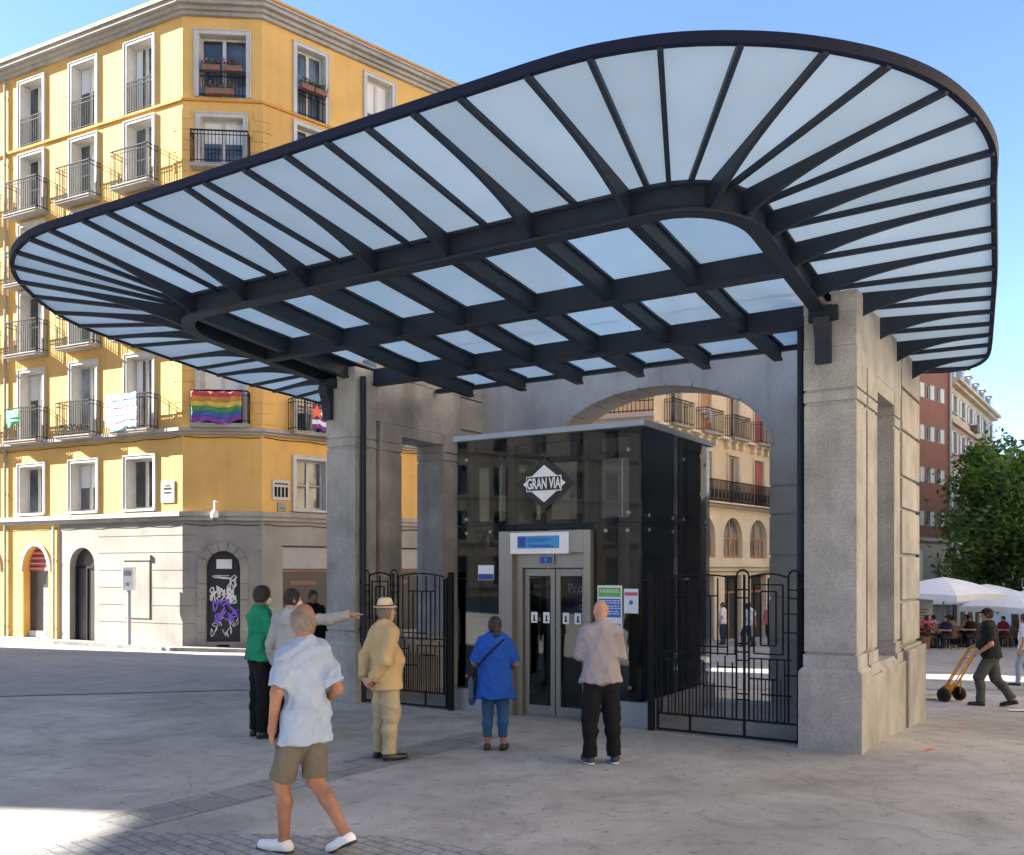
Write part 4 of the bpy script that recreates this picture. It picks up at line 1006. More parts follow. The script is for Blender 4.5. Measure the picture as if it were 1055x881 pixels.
def planter(F,q,z,e,label,w=.5,col='flower_red',green=True):
    p=F.T(q,e,z); c=(p[0]+F.base[0],p[1]+F.base[1],p[2]+F.base[2]); r=empty('flower_box',c,label,'flower box','flower boxes on the ochre building')
    def T(a,b,cz):
        w_=F.T(q+a,e+b,z+cz); return (w_[0]+F.base[0]-c[0],w_[1]+F.base[1]-c[1],w_[2]+F.base[2]-c[2])
    mb=MB(); mb.box(-w/2,w/2,-.09,.09,0,.16,T); mb.build('trough',M['terracotta'],r)
    mb=MB(); rg=random.Random(int(q*100)+int(z*10)); 
    for k in range(70):
        a=(rg.random()-.5)*w*1.1; b=(rg.random()-.5)*.2; h=.15+rg.random()*.17; s_=.03+.03*rg.random(); d1=Vector((rg.random()-.5,rg.random()-.5,rg.random()-.3)).normalized()*s_; d2=d1.cross(Vector((rg.random(),rg.random(),1))).normalized()*s_*.6
        mb.quad(*[T(a+v.x,b+v.y,h+v.z) for v in(d1,d2,-d1,-d2)])
    mb.build('plants',M['leafdark'],r)
    mb=MB()
    for k in range(26):
        a=(rg.random()-.5)*w*1.1; b=(rg.random()-.5)*.22; h=.22+rg.random()*.12; s_=.02+.02*rg.random()
        mb.lathe([(.001,-s_),(s_,0),(.001,s_)],(0,0,0),5,lambda x,y,zz,a=a,b=b,h=h:T(a+x,b+y,h+zz))
    mb.build('flowers',M[col],r)
planter(FC,.86,16.72,.10,'upper left of three flower boxes in the top corner window',.52,'flower_pink'); planter(FC,1.48,16.72,.10,'upper right of three flower boxes in the top corner window',.52,'flower_pink'); planter(FC,1.1,16.02,.12,'low flower box on the sill of the top corner window',.8,'flower_pink')
planter(FR,1.44,16.72,.12,'nearer flower box on the guard of the right-hand top window',.42,'leafdark'); planter(FR,1.90,16.72,.12,'farther flower box on the guard of the right-hand top window',.42,'leafdark')
planter(FL,4.3,6.24,.30,'dark planter on the balcony floor left of the pastel flag',1.1,'leafdark')
# plaques, camera
def plaque(name,label,F,q0,q1,z0,z1,m,lines,cat='sign'):
    p=F.T((q0+q1)/2,.0,z0); c=(p[0]+F.base[0],p[1]+F.base[1],p[2]+F.base[2])
    def T(q,e,z):
        w=F.T(q,e,z); return (w[0]+F.base[0]-c[0],w[1]+F.base[1]-c[1],w[2]+F.base[2]-c[2])
    mb=MB(); mb.box(q0,q1,.003,.04,z0,z1,T); o=mb.build(name,m); o.location=c; tag(o,label,cat)
    mb=MB()
    for (a,b,z,h) in lines: mb.box(q0+(q1-q0)*a,q0+(q1-q0)*b,.0405,.048,z0+(z1-z0)*z,z0+(z1-z0)*(z+h),T)
    mb.build('lettering',M['iron'],o); return o
plaque('street_plaque','white street plaque beside the corner at first-floor height',FL,.30,.84,4.02,4.66,M['white_trim'],[(.2,.8,.60,.10),(.3,.7,.75,.06),(.25,.75,.42,.08)])
plaque('street_plaque','tall tiled street plaque right of the corner, by the small window',FR,.33,.90,4.12,4.72,M['white_trim'],[(.1,.9,.78,.06),(.1,.24,.15,.5),(.3,.44,.15,.5),(.52,.66,.15,.5),(.74,.88,.15,.5)])
plaque('wall_box','small pale box below the tiled street plaque',FR,.5,.78,3.78,4.06,M['stone_mould'],[(.2,.8,.3,.05)],'box')
p=FC.T(1.03,.0,3.9); c=(p[0]+YB[0],p[1]+YB[1],p[2]+YB[2])
cm=empty('security_camera',c,'white dome security camera under the corner string course','camera')
mb=MB(); mb.tube([(0,.0,.12),(0,-.30,.12),(0,-.34,.05),(0,-.34,-.12)],.03,8); mb.build('arm',M['white_paint'],cm)
mb=MB(); mb.lathe([(.001,-.12),(.06,-.14),(.10,-.22),(.105,-.34),(.10,-.36)],(0,-.34,0),14); mb.build('housing',M['white_paint'],cm,smooth=True)
mb=MB(); mb.lathe([(.098,-.361),(.09,-.41),(.06,-.45),(.001,-.47)],(0,-.34,0),14); mb.build('dome',M['pane'],cm,smooth=True)
# intercom post on the pavement
px,py=-11.35,27.62
z0=gz(px,py)
po=empty('sign_post',(px,py,z0),'slim grey post with white box sign on the pavement by the ochre building','post')
mb=MB(); mb.tube([(0,0,-.05),(0,0,2.0)],.055,10); mb.build('pole',M['plinth_steel'],po)
mb=MB(); mb.box(-.17,.17,-.10,.10,1.72,2.42); b_=mb.build('sign_box',M['white_paint'],po,bevel=.02)
mb=MB(); mb.box(-.05,.05,-.108,-.1005,1.85,1.95); mb.box(-.11,.11,-.108,-.1005,2.15,2.3); mb.build('marking',M['slate'],b_)
# ------------------------------------------------------------------ building seen through the arch
RB0=(9.12,42.0); RBD=(.6414,.7672)
rb=empty('cream_building',(RB0[0],RB0[1],-1.6),'cream old building with red shutters and arched windows seen through the granite arch','building'); B=tuple(rb.location)
FB=Facade(RB0,RBD,base=B)
q0,q1=-5.2,38.0; pit=2.7
cs=[-3.55+pit*k for k in range(-0,16)]
ops=[]
for c in cs:
    ops+=[(c-.52,c+.52,8.12,10.7),(c-.52,c+.52,11.6,13.9),(c-.55,c+.55,5.05,7.30),(c-.95,c+.95,2.55,4.42,.95),(c-.85,c+.85,-2.0,1.75)]
mb=MB(); FB.wall(mb,q0,q1,4.96,15.6,[o for o in ops if o[2]>5],.3); mb.build('wall',M['cream'],rb)
mb=MB(); FB.wall(mb,q0,q1,-2.6,4.96,[o for o in ops if o[2]<5],.35); mb.build('stone_base',M['cream_light'],rb)
mb=MB(); c_=FB.T(q0,0,0); p=[c_[:2],(c_[0]+3.2,c_[1]+11),FB.T(q1,-14,0)[:2],FB.T(q1,0,0)[:2]]
for a,b in zip(p[:-1],p[1:]): mb.quad((*a,-1),(*b,-1),(*b,15.6-B[2]),(*a,15.6-B[2]))
mb.build('side_wall',M['cream'],rb)
mb=MB(); mb.add([(x,y,15.4-B[2]) for x,y in p],[(0,1,2,3)]); mb.build('roof',M['roof'],rb)
for i,c in enumerate(cs):
    if i>9: break
    rg=random.Random(i)
    for (a,b,za,zb) in((c-.52,c+.52,8.12,10.7),(c-.55,c+.55,5.05,7.30),(c-.52,c+.52,11.6,13.9)):
        w=FB.window(rb,a,b,za,zb,.26,.08,sill=False,frame=M['cream_light'],pane=M['pane'])
        mb=MB()
        if rg.random()<.75: FB.box(mb,a-.02,a+.45 if rg.random()<.5 else b+.0,-.10,-.06,za+.03,zb-.03)
        else: FB.box(mb,a-.02,a+.18,-.10,.05,za+.03,zb-.03)
        mb.build('shutter',M['shutter_red'] if rg.random()<.7 else M['wood'],w)
    FB.balcony(rb,c-.85,c+.85,8.08,.5,1.0,rail=M['iron'])
    w=arched_fill(FB,'arched_window',c-.95,c+.95,2.55,4.42,.95,-.26,M['pane2'],rb)
    mb=MB()
    for x0,x1,z0,z1 in((c-.95,c-.87,2.55,3.5),(c+.87,c+.95,2.55,3.5),(c-.87,c+.87,3.42,3.52),(c-.05,c+.05,2.55,4.4),(c-.87,c+.87,2.55,2.68),(c-.5,c-.45,2.68,3.42),(c+.45,c+.5,2.68,3.42)): FB.box(mb,x0,x1,-.26,-.2,z0,z1)
    mb.build('window_frame',M['wood'],w)
    mb=MB(); FB.box(mb,c-.85,c+.85,-.32,-.28,-2.2,1.75); s_=mb.build('shop_front',M['dark_shop'],rb)
    mb=MB(); FB.box(mb,c-.85,c+.85,-.279,-.2,.9,1.0); FB.box(mb,c-.04,c+.04,-.279,-.22,-2.2,.9); mb.build('shop_frame',M['wood'],s_)
    mb=MB()   # small swags under the balcony
    for k in(-1,0,1): FB.box(mb,c+k*.75-.12,c+k*.75+.12,.003,.20,7.60,7.86); FB.box(mb,c+k*.75-.16,c+k*.75+.16,.003,.28,7.862,7.95)
    mb.build('console',M['cream_light'],rb)
mb=MB()
for z0,z1,e in((7.95,8.05,.30),(4.86,4.96,.18),(4.97,5.03,.55),(1.95,2.10,.15),(2.12,2.24,.26),(15.3,15.45,.3),(15.452,15.62,.5)): FB.box(mb,q0-.05,q1,.002,e,z0,z1)
mb.build('string_course',M['cream_light'],rb)
mb=MB()
n=int(18/.12)
for k in range(n): q=-4.9+k*.12; FB.box(mb,q-.012,q+.012,.46,.49,5.03,6.02)
for zz in(6.0,5.55,5.12): FB.box(mb,-4.9,13.0,.455,.495,zz-.02,zz+.02)
for k in range(int(18/.36)): q=-4.8+k*.36; FB.box(mb,q,q+.2,.47,.48,5.2,5.5)
mb.build('long_railing',M['iron'],rb)
# small white house with a heavy eave, left of it
wx=(658-527.5)/960*41
wb=empty('white_house',(wx,41.0,-1.5),'white house corner with deep white eave and orange shutter beside the cream building','building'); B2=tuple(wb.location)
FW=Facade((5.15,43.3),(-.93,.36),base=B2); 
mb=MB(); FW.wall(mb,-3.9,9,-2.5,8.55,[(-1.5,-.7,6.5,8.0),(1.2,2.0,6.5,8.0),(3.6,4.4,6.5,8.0)],.2); mb.build('wall',M['white_paint'],wb)
mb=MB(); FW.box(mb,-3.9,9,-7,-.35,-2.5,8.5); mb.build('core',M['white_paint'],wb)
mb=MB(); FW.box(mb,-3.9,9,-7,-1.6,9.16,13.0); mb.build('upper_storey',M['cream'],wb)
mb=MB()
for a,b,c in((8.55,8.75,.25),(8.752,8.95,.5),(8.952,9.15,.75)): FW.box(mb,-4.1,9.2,-7.2,c,a,b)
mb.build('eave',M['white_paint'],wb)
mb=MB()
for k in range(60): FW.box(mb,-3.9+k*.2,-3.87+k*.2,.3,.33,9.15,10.15)
for zz in(9.3,9.75,10.15): FW.box(mb,-3.9,8.2,.295,.335,zz-.02,zz+.02)
mb.build('railing',M['iron'],wb)
for a in(-1.5,1.2,3.6):
    mb=MB(); FW.box(mb,a,a+.8,-.15,-.10,6.5,8.0); mb.build('shutter',M['wood'],wb)
# ------------------------------------------------------------------ red and cream buildings up the street
RP0=((978-527.5)/960*58,58.0)
rd=empty('red_building',(RP0[0],RP0[1],-2),'red rendered block with white roller blinds beside the cream mansard house','building'); B3=tuple(rd.location)
F1=Facade(RP0,(.719,.695),base=B3)
ops=[];rowsR=[(12.22,13.12),(9.72,10.62),(7.22,8.12),(4.62,5.52),(14.75,15.6)]
for za,zb in rowsR:
    for k in range(8):
        c=-.62-1.5*k; ops.append((c-1.28,c-.06,za,zb))
ops.append((-.62-1.28,-.2,.6,1.2))
mb=MB(); F1.wall(mb,-14,0,3.9,17.2,[o for o in ops if o[2]>3.9],.22); mb.build('wall',M['brick'],rd)
mb=MB(); F1.wall(mb,-14,0,-2.8,3.9,[(-4.9,-4.35,1.3,3.1)],.2); F1.box(mb,-14,0,.002,.14,3.70,3.9); F1.box(mb,-14,0,.002,.12,-.1,.12); mb.build('stone_base',M['cream_light'],rd)
for za,zb in rowsR:
    for k in range(8):
        c=-.62-1.5*k; w=F1.window(rd,c-1.28,c-.06,za,zb,.2,0,frame=M['white_trim'],pane=M['pane'],leaves=2)
        mb=MB(); F1.box(mb,c-.62,c-.08,-.10,-.04,za+.02,zb-.02); mb.build('blind',M['shutter_white'],w)
mb=MB(); F1.box(mb,-14,0,-10,-.05,16.9,17.3); mb.build('roof',M['roof'],rd)
mb=MB(); F1.box(mb,-13.9,-.05,-9.9,-.3,-2.8,16.85); mb.build('core',M['brick'],rd)
mb=MB(); mb.tube([F1.T(-.06,.1,-2),F1.T(-.06,.1,17)],.09,8); mb.build('rain_pipe',M['white_trim'],rd)
mb=MB(); F1.box(mb,-4.95,-4.30,.01,.12,1.25,3.15); mb.build('shop_board',M['dark_shop'],rd)
c=F1.T(-1.05,.2,2.05); c=(c[0]+B3[0],c[1]+B3[1],c[2]+B3[2])
ds=empty('round_sign',c,'big pale round sign on the stone ground floor above the white parasols','sign')
def TD(x,y,d):
    w=F1.T(-1.05+x,.2+d,2.05+y); return (w[0]+B3[0]-c[0],w[1]+B3[1]-c[1],w[2]+B3[2]-c[2])
mb=MB(); mb.lathe([(.001,-.06),(.78,-.06),(.80,-.03),(.78,.02),(.001,.02)],(0,0,0),32,lambda x,y,d:TD(x,y,d)); mb.build('disc',M['cream'],ds,recalc=True)
mb=MB(); mb.box(-.05,.05,-.05,.05,-.195,-.061,TD); mb.build('arm',M['iron'],ds)
cr=empty('mansard_house',(RP0[0],RP0[1],-2.2),'cream and pink house with a grey mansard roof behind the tree','building'); B4=tuple(cr.location)
F2=Facade((RP0[0]+.05,RP0[1]+.05),(.572,.82),base=B4)
cs=[1.55+3.0*k for k in range(6)]
opU=[(c-.55,c+.55,11.95,13.05) for c in cs]; opM=[(c-.5,c+.5,9.35,10.75) for c in cs]; opB=[(c-.55,c+.55,5.9,7.9) for c in cs]; opG=[(c-1.0,c+1.0,-2,3.4) for c in cs]
mb=MB(); F2.wall(mb,0,18,11.3,13.7,opU,.2); F2.wall(mb,0,18,-2.8,8.6,opB+opG,.25); mb.build('wall',M['cream'],cr)
M['pink']=mat('pink_render',(.46,.24,.17),.9,.1,1.5)
mb=MB(); F2.wall(mb,0,18,8.6,11.3,opM,.2); mb.build('wall',M['pink'],cr)
for o in opU+opM+opB: 
    w=F2.window(cr,*o,.18,.10,sill=True,frame=M['white_trim'],pane=M['pane'])
    for a_,b_ in((o[0]-.6,o[0]-.12),(o[1]+.12,o[1]+.6)):
        mb=MB(); F2.box(mb,a_,b_,.01,.06,o[2],o[3]); mb.build('shutter',M['shutter_white'],w)
for o in opB: F2.balcony(cr,o[0]-.3,o[1]+.3,o[2]-.05,.5,1.0)
for o in opG:
    mb=MB(); F2.box(mb,o[0],o[1],-.24,-.2,-2,3.4); mb.build('shop_front',M['dark_shop'],cr)
mb=MB()
for z0,z1,e in((11.2,11.42,.2),(13.55,13.75,.35),(13.752,13.95,.6),(4.4,4.6,.35),(8.5,8.65,.15)): F2.box(mb,-.0,18.1,.002,e,z0,z1)
mb.build('cornice',M['cream'],cr)
mb=MB(); mb.prism([(-.05,13.9),(-.9,15.6),(-6,16.2),(-9,13.9)],0,18,lambda p,q,a:F2.T(a,p,q)); mb.build('mansard_roof',M['slate'],cr,recalc=True)
for c in cs:
    mb=MB(); F2.box(mb,c-.55,c+.55,-.7,.02,14.0,15.25); F2.box(mb,c-.65,c+.65,-.9,.10,15.25,15.36); d=mb.build('dormer',M['white_trim'],cr)
    mb=MB(); F2.box(mb,c-.36,c+.36,.021,.04,14.15,15.1); mb.build('pane',M['pane'],d)
mb=MB(); F2.box(mb,0,18,-9,-.4,-2.8,13.85); mb.build('core',M['cream'],cr)
c=F2.T(8.1,.2,11.6)
mb=MB(); F2.box(mb,7.6,8.6,.0,.45,11.45,11.95); mb.build('air_conditioner',M['terracotta'],cr)
# roof-terrace house at the end
tw=empty('terrace_house',(37.5,72.5,-2.4),'white stepped house with roof terraces rising beyond the tree','building'); B5=tuple(tw.location)
mb=MB(); mb.box(-1.2,2.2,0,8,0,11.6); mb.box(-.4,2.2,1.2,8,11.6,13.2); mb.build('wall',M['white_paint'],tw)
mb=MB()
for z in(9.6,11.6): mb.box(-1.8,2.2,-.9,0,z-.15,z)
mb.build('terrace_slab',M['white_paint'],tw)
for z in(9.6,11.6):
    mb=MB()
    for k in range(16): mb.box(-1.75+k*.25,-1.72+k*.25,-.87,-.84,z,z+1)
    mb.box(-1.8,2.2,-.88,-.83,z+1,z+1.05); mb.build('railing',M['iron'],tw)
mb=MB(); 
for x in(-1.0,.6): mb.box(x,x+.9,-.03,.01,9.7,11.3)
mb.build('terrace_door',M['pane'],tw)
an=empty('antenna',(36.9,72.9,10.6),'bare roof antenna on the white terraced house','antenna')
mb=MB(); mb.tube([(0,0,0),(0,0,2.8)],.05,6)
for k in range(7): a=k*.9; mb.tube([(0,0,1.5+k*.2),(.9*math.cos(a),.5*math.sin(a),1.9+k*.22)],.025,5)
mb.build('mast',M['stone_mould'],an)
# ------------------------------------------------------------------ unseen blocks around the square, added for shade, bounce and reflections
def block(name,P,d,L,depth,h,m,label,nfl=7,pit=3.2,z0=-1.5,toward=(0,0)):
    b=empty(name,(P[0],P[1],z0),label,'building'); BB=tuple(b.location); F=Facade(P,d,toward=toward,base=BB)
    ops=[];fl=h/nfl
    for i in range(nfl):
        for k in range(int(L/pit)): c=pit*(k+.5); ops.append((c-.6,c+.6,.9+fl*i,.9+fl*i+2.1))
    mb=MB(); F.wall(mb,0,L,z0-.5,h,ops,.3); p=[F.T(0,0,0)[:2],F.T(0,-depth,0)[:2],F.T(L,-depth,0)[:2],F.T(L,0,0)[:2]]
    for a,c in zip(p[:-1],p[1:]): mb.quad((*a,-.5),(*c,-.5),(*c,h-z0),(*a,h-z0))
    mb.add([(x,y,h-z0) for x,y in p],[(0,1,2,3)]); mb.build('wall',m,b)
    mb=MB(); [F.box(mb,o[0]+.02,o[1]-.02,-.29,-.24,o[2],o[3]) for o in ops]; mb.build('windows',M['pane'],b)
    mb=MB()
    for i in range(nfl): F.box(mb,0,L,.002,.25,fl*i+.5,fl*i+.7)
    F.box(mb,0,L,.002,.6,h-.3,h+.2); mb.build('string_course',M['stone_mould'],b)
    return b
block('added_shade_block',(-30,28.0),(0,-1),16.5,3.5,33,M['cream_light'],'tall pale unseen block added left of the square to shade it')  # unseen block; its extent sets the shadow edges across the plaza
b_=[o for o in bpy.data.objects if o.name=='added_shade_block'][0]
mb=MB(); mb.box(-.5,0,-18.1,-16.5,14.6+1.5,33+1.5); mb.build('sun_patch_blocker',M['cream_light'],b_)  # added overhang, shaped to end the sun patch in the left foreground
block('added_street_block',(24.5,29.0),(-.06,-1),50,14,24,M['cream'],'unseen cream apartment block added right of the square to bounce sunlight')  # unseen sunlit face added to bounce warm light onto the portico
block('added_street_block',(38.5,60),(-.40,-.90),30,12,20,M['stone_mould'],'unseen grey block added farther up the right side to close a reflected gap',6)  # added to close the sky gap mirrored in the lift's side glass
block('added_side_block',(-50,4),(0,-1),48,12,13,M['cream_light'],'low pale unseen block added far left behind the viewer for lift reflections',4)  # added so the lift front mirrors a facade instead of bright sky
block('added_rear_block',(-26,-24),(1,.05),52,14,24,M['stone_mould'],'grey unseen block added behind the viewer to reflect in the lift glass')  # added out of view for the lift glass to mirror
# ------------------------------------------------------------------ tree
def tree(x,y,h,cr_r,cz,cr_h,nleaf,label,seed,leafm):
    rg=random.Random(seed); z0=gz(x,y); t=empty('street_tree',(x,y,z0),label,'tree')
    mb=MB(); top=cz-z0
    mb.tube([(0,0,-.2),(.05,.03,.9),(.02,.08,1.9),(.08,.02,2.8)],[.22,.17,.15,.13],10); ends=[]
    for k in range(9):
        a=k*2.4+rg.random(); r=cr_r*(.45+.4*rg.random()); zz=top+cr_h*(rg.random()-.25)*.9
        mid=(.5*r*math.cos(a),.5*r*math.sin(a),2.7+(zz-2.7)*.6); e=(r*math.cos(a),r*math.sin(a),zz)
        mb.tube([(.06,.02,2.5),mid,e],[.09,.06,.02],6); ends.append(e)
    mb.build('trunk',mat('bark',(.12,.09,.065),.9,.3,9,.5,20),t,smooth=True)
    mb=MB(); clumps=[]
    for k in range(64):
        while True:
            u=[rg.uniform(-1,1) for _ in range(3)]
            q=u[0]**2+u[1]**2+u[2]**2
            if .12<q<1: break
        clumps.append((u[0]*cr_r*(1-.25*max(0,u[2])),u[1]*cr_r*(1-.25*max(0,u[2])),top+u[2]*cr_h,cr_r*(.16+.16*rg.random())))
    for k in range(nleaf):
        c=clumps[rg.randrange(len(clumps))]
        g=[rg.gauss(0,.55) for _ in range(3)]
        p=Vector((c[0]+g[0]*c[3],c[1]+g[1]*c[3],c[2]+g[2]*c[3]*.8))
        n=Vector((rg.gauss(0,1),rg.gauss(0,1),rg.gauss(.5,1))).normalized(); a=n.cross(Vector((rg.random(),rg.random(),rg.random()+.1))).normalized(); b=n.cross(a)
        s=.08+.12*rg.random(); mb.cur=0 if rg.random()<.6 else 1
        mb.quad(p+a*s,p+b*s*.55+n*s*.12,p-a*s,p-b*s*.55-n*s*.08)
    mb.build('crown',[leafm,M['leaf2']],t)
    return t
def leaf(name,c):
    m=mat(name,c,.6,.45,1.2); nt=m.node_tree; b=nt.nodes['Principled BSDF']; o=nt.nodes['Material Output']
    tr=nt.nodes.new('ShaderNodeBsdfTranslucent'); tr.inputs['Color'].default_value=(c[0]*1.8,c[1]*1.6,c[2]*.6,1); mx=nt.nodes.new('ShaderNodeMixShader'); mx.inputs[0].default_value=.4
    nt.links.new(b.outputs[0],mx.inputs[1]); nt.links.new(tr.outputs[0],mx.inputs[2]); nt.links.new(mx.outputs[0],o.inputs[0]); return m
M['leaf1']=leaf('leaf_dark',(.06,.125,.03)); M['leaf2']=leaf('leaf_mid',(.14,.215,.045))
tree(25.9,48.0,9,3.7,5.0,4.5,21000,'big dense green street tree behind the white parasols',3,M['leaf1'])
tree(29.4,51.0,8,4.0,4.8,4.6,15000,'second green street tree at the right edge of the view',9,M['leaf1'])
# ------------------------------------------------------------------ cafe terrace
def parasol(x,y,w,h,label,rz):
    z0=gz(x,y); p=empty('parasol',(x,y,z0),label,'parasol','white parasols of the cafe terrace',rz)
    mb=MB(); mb.tube([(0,0,0),(0,0,h)],.035,8); mb.build('pole',M['stone_mould'],p)
    mb=MB(); mb.box(-.4,.4,-.4,.4,0,.08); mb.build('base',M['slate'],p,bevel=.01)
    mb=MB(); n=4; k_=6; vs=[]
    for i in range(9):
        u=i/8; r=w/2*u; z=h-.02-(.72*u-.10*math.sin(u*math.pi)) 
        for q in range(4*k_):
            a=q/k_; e=int(a); f=a-e; cs=[(-1,-1),(1,-1),(1,1),(-1,1)]; c0=cs[e%4];c1=cs[(e+1)%4]
            vs.append((r*(c0[0]+(c1[0]-c0[0])*f),r*(c0[1]+(c1[1]-c0[1])*f),z-.10*u*math.sin(f*math.pi)*-.6))
    m=4*k_; fs=[(i*m+q,i*m+(q+1)%m,(i+1)*m+(q+1)%m,(i+1)*m+q) for i in range(8) for q in range(m)]
    o=len(vs); 
    for q in range(m): x_,y_,z_=vs[8*m+q]; vs.append((x_*1.01,y_*1.01,z_-.24-.02*math.sin(q*1.7)))
    fs+=[(8*m+q,8*m+(q+1)%m,o+(q+1)%m,o+q) for q in range(m)]
    mb.add(vs,fs); c=mb.build('canopy',M['parasol'],p); md=c.modifiers.new('thickness','SOLIDIFY'); md.thickness=.012
    mb=MB(); [mb.tube([(0,0,h-.75),(sx*w*.42,sy*w*.42,h-.68)],.014,5) for sx in(-1,1) for sy in(-1,1)]; mb.build('stretcher',M['stone_mould'],p)
    return p
parasol(18.2,39.3,3.4,2.95,'nearest white parasol, in front of the round sign',.55)
parasol(21.9,43.0,3.2,2.75,'middle white parasol, behind the porter',.55)
parasol(22.0,41.0,3.0,2.45,'rightmost white parasol, under the tree',.55)
parasol(24.8,44.0,3.2,2.6,'farthest white parasol at the right edge, partly out of view',.55)
def chair0():
    c=empty('cafe_chair',(0,0,0),'x','chair','dark wicker chairs on the cafe terrace')
    mb=MB(); mb.box(-.22,.22,-.22,.22,.43,.47); mb.build('seat',M['terrace_wood'],c)
    mb=MB(); mb.tube([(-.20,-.22,.45),(-.21,-.28,.88),(0,-.31,.94),(.21,-.28,.88),(.20,-.22,.45)],.018,6)
    for k in(-2,-1,0,1,2): mb.tube([(k*.07,-.22,.45),(k*.07,-.29,.92)],.010,5)
    mb.build('backrest',M['terrace_wood'],c)
    for sx in(-1,1):
        for sy in(-1,1):
            mb=MB(); mb.tube([(sx*.19,sy*.19,.45),(sx*.22,sy*.23,0)],.016,6); mb.build('leg',M['iron'],c)
    return c
def table0():
    c=empty('cafe_table',(0,0,0),'x','table','small square tables on the cafe terrace')
    mb=MB(); mb.box(-.36,.36,-.36,.36,.72,.75); mb.build('table_top',M['marble'],c,bevel=.006)
    mb=MB(); mb.tube([(0,0,.02),(0,0,.72)],.03,8); mb.tube([(-.28,0,.02),(.28,0,.02)],.02,6); mb.tube([(0,-.28,.02),(0,.28,.02)],.02,6); mb.build('leg',M['iron'],c)
    return c
ch=chair0(); tb=table0(); first=[True,True]
spots=[(15.9,38.6),(17.4,38.2),(19.0,39.4),(20.6,39.8),(18.0,41.0),(22.1,40.8),(20.2,42.2),(23.8,42.4)]
place_words=['nearest the granite pier','below the nearest parasol','just left of the porter','behind the porter','behind the near parasol','right of the porter','far behind the porter','at the terrace end']
for i,(x,y) in enumerate(spots):
    t=tb if i==0 else copy_tree(tb); t.location=(x,y,gz(x,y)); t.rotation_euler=(0,0,.5); t['label']='small cafe table '+place_words[i]
    for k,w_ in enumerate(('left','front','right')):
        a=.5+(2,-1.57+.0,.0)[k] if False else (3.14,-1.57,0)[k]+.5
        c=ch if (i==0 and k==0) else copy_tree(ch); cx,cy=x+.62*math.cos(a),y+.62*math.sin(a); c.location=(cx,cy,gz(cx,cy)); c.rotation_euler=(0,0,a+math.pi/2)
        c['label']='dark cafe chair on the %s side of the table %s'%(w_,place_words[i])
# flower tub and menu board
pt=empty('flower_tub',(16.55,37.5,gz(16.55,37.5)),'tub of red flowers standing by the terrace chairs','planter')
mb=MB(); mb.lathe([(.001,0),(.22,0),(.30,.5),(.27,.5),(.001,.46)],(0,0,0),14); mb.build('tub',M['terracotta'],pt)
mb=MB(); rg=random.Random(2)
for k in range(160):
    p=Vector((rg.gauss(0,.25),rg.gauss(0,.25),.75+rg.gauss(0,.16))); d1=Vector((rg.random()-.5,rg.random()-.5,rg.random()-.5)).normalized()*.07; d2=d1.cross(Vector((1,.3,rg.random()))).normalized()*.045; mb.quad(p+d1,p+d2,p-d1,p-d2)
mb.build('foliage',M['leafdark'],pt)
mb=MB()
for k in range(45): 
    p=(rg.gauss(0,.26),rg.gauss(0,.26),.95+rg.gauss(0,.13)); mb.lathe([(.001,-.05),(.055,0),(.001,.05)],p,6)
mb.build('flowers',M['flower_pinkred'] if 'flower_pinkred' in M else mat('flower_pinkred',(.70,.06,.09),.7,.2,20),pt)
bd=empty('menu_board',(18.3,41.4,gz(18.3,41.4)),'white menu board standing behind the terrace tables','sign',rz=.3)
mb=MB(); mb.box(-.45,.45,-.03,.03,.35,1.85); mb.build('board',M['white_paint'],bd,bevel=.01)
mb=MB()
for k in range(8): mb.box(-.3,.1+.2*((k*7)%3)/2,-.036,-.0305,.6+k*.13,.65+k*.13)
mb.build('print_lines',M['slate'],bd)
for sx in(-.4,.4):
    mb=MB(); mb.box(sx-.02,sx+.02,-.02,.02,0,.35); mb.build('leg',M['iron'],bd)
# ------------------------------------------------------------------ hand truck
hx,hy=8.02,17.0; hz=gz(hx,hy)
ht=empty('hand_truck',(hx,hy,hz),'yellow two-wheeled hand truck pushed by the porter','hand truck',rz=R(-60))
# local axes: x towards the porter (right), z up; wheels at the origin
mb=MB()
for sy in(-.16,.16):
    mb.tube([(-.12,sy,.14),(.02,sy,.34),(.42,sy*.95,.98),(.52,sy*.9,1.06),(.64,sy*.9,1.08)],.017,8)
for f in(.25,.5,.75,.95): x=.02+.40*f; z=.34+.64*f; mb.tube([(x,-.155,z),(x,.155,z)],.012,6)
for sy in(-.08,.08): mb.tube([(-.08,sy,.20),(.42,sy,.98)],.010,6)
for sy in(-.16,.16): mb.tube([(.22,sy,.64),(.08,sy,.42),(.06,sy,.14)],.011,6)
mb.build('frame',M['yellow_metal'],ht,smooth=True)
mb=MB()
vs=[(-.12,-.24,.13),(-.12,.24,.13),(-.50,.22,.06),(-.50,-.22,.06)]; mb.add(vs+[(x,y,z-.012) for x,y,z in vs],[(0,1,2,3),(7,6,5,4),(0,4,5,1),(1,5,6,2),(2,6,7,3),(3,7,4,0)])
vs=[(-.12,-.24,.13),(-.12,.24,.13),(-.02,.24,.30),(-.02,-.24,.30)]; mb.add(vs+[(x+.012,y,z) for x,y,z in vs],[(0,3,2,1),(4,5,6,7),(0,1,5,4),(1,2,6,5),(2,3,7,6),(3,0,4,7)])
mb.build('toe_plate',M['yellow_metal'],ht)
mb=MB(); mb.tube([(.0,-.25,.13),(.0,.25,.13)],.012,8); mb.build('axle',M['iron'],ht)
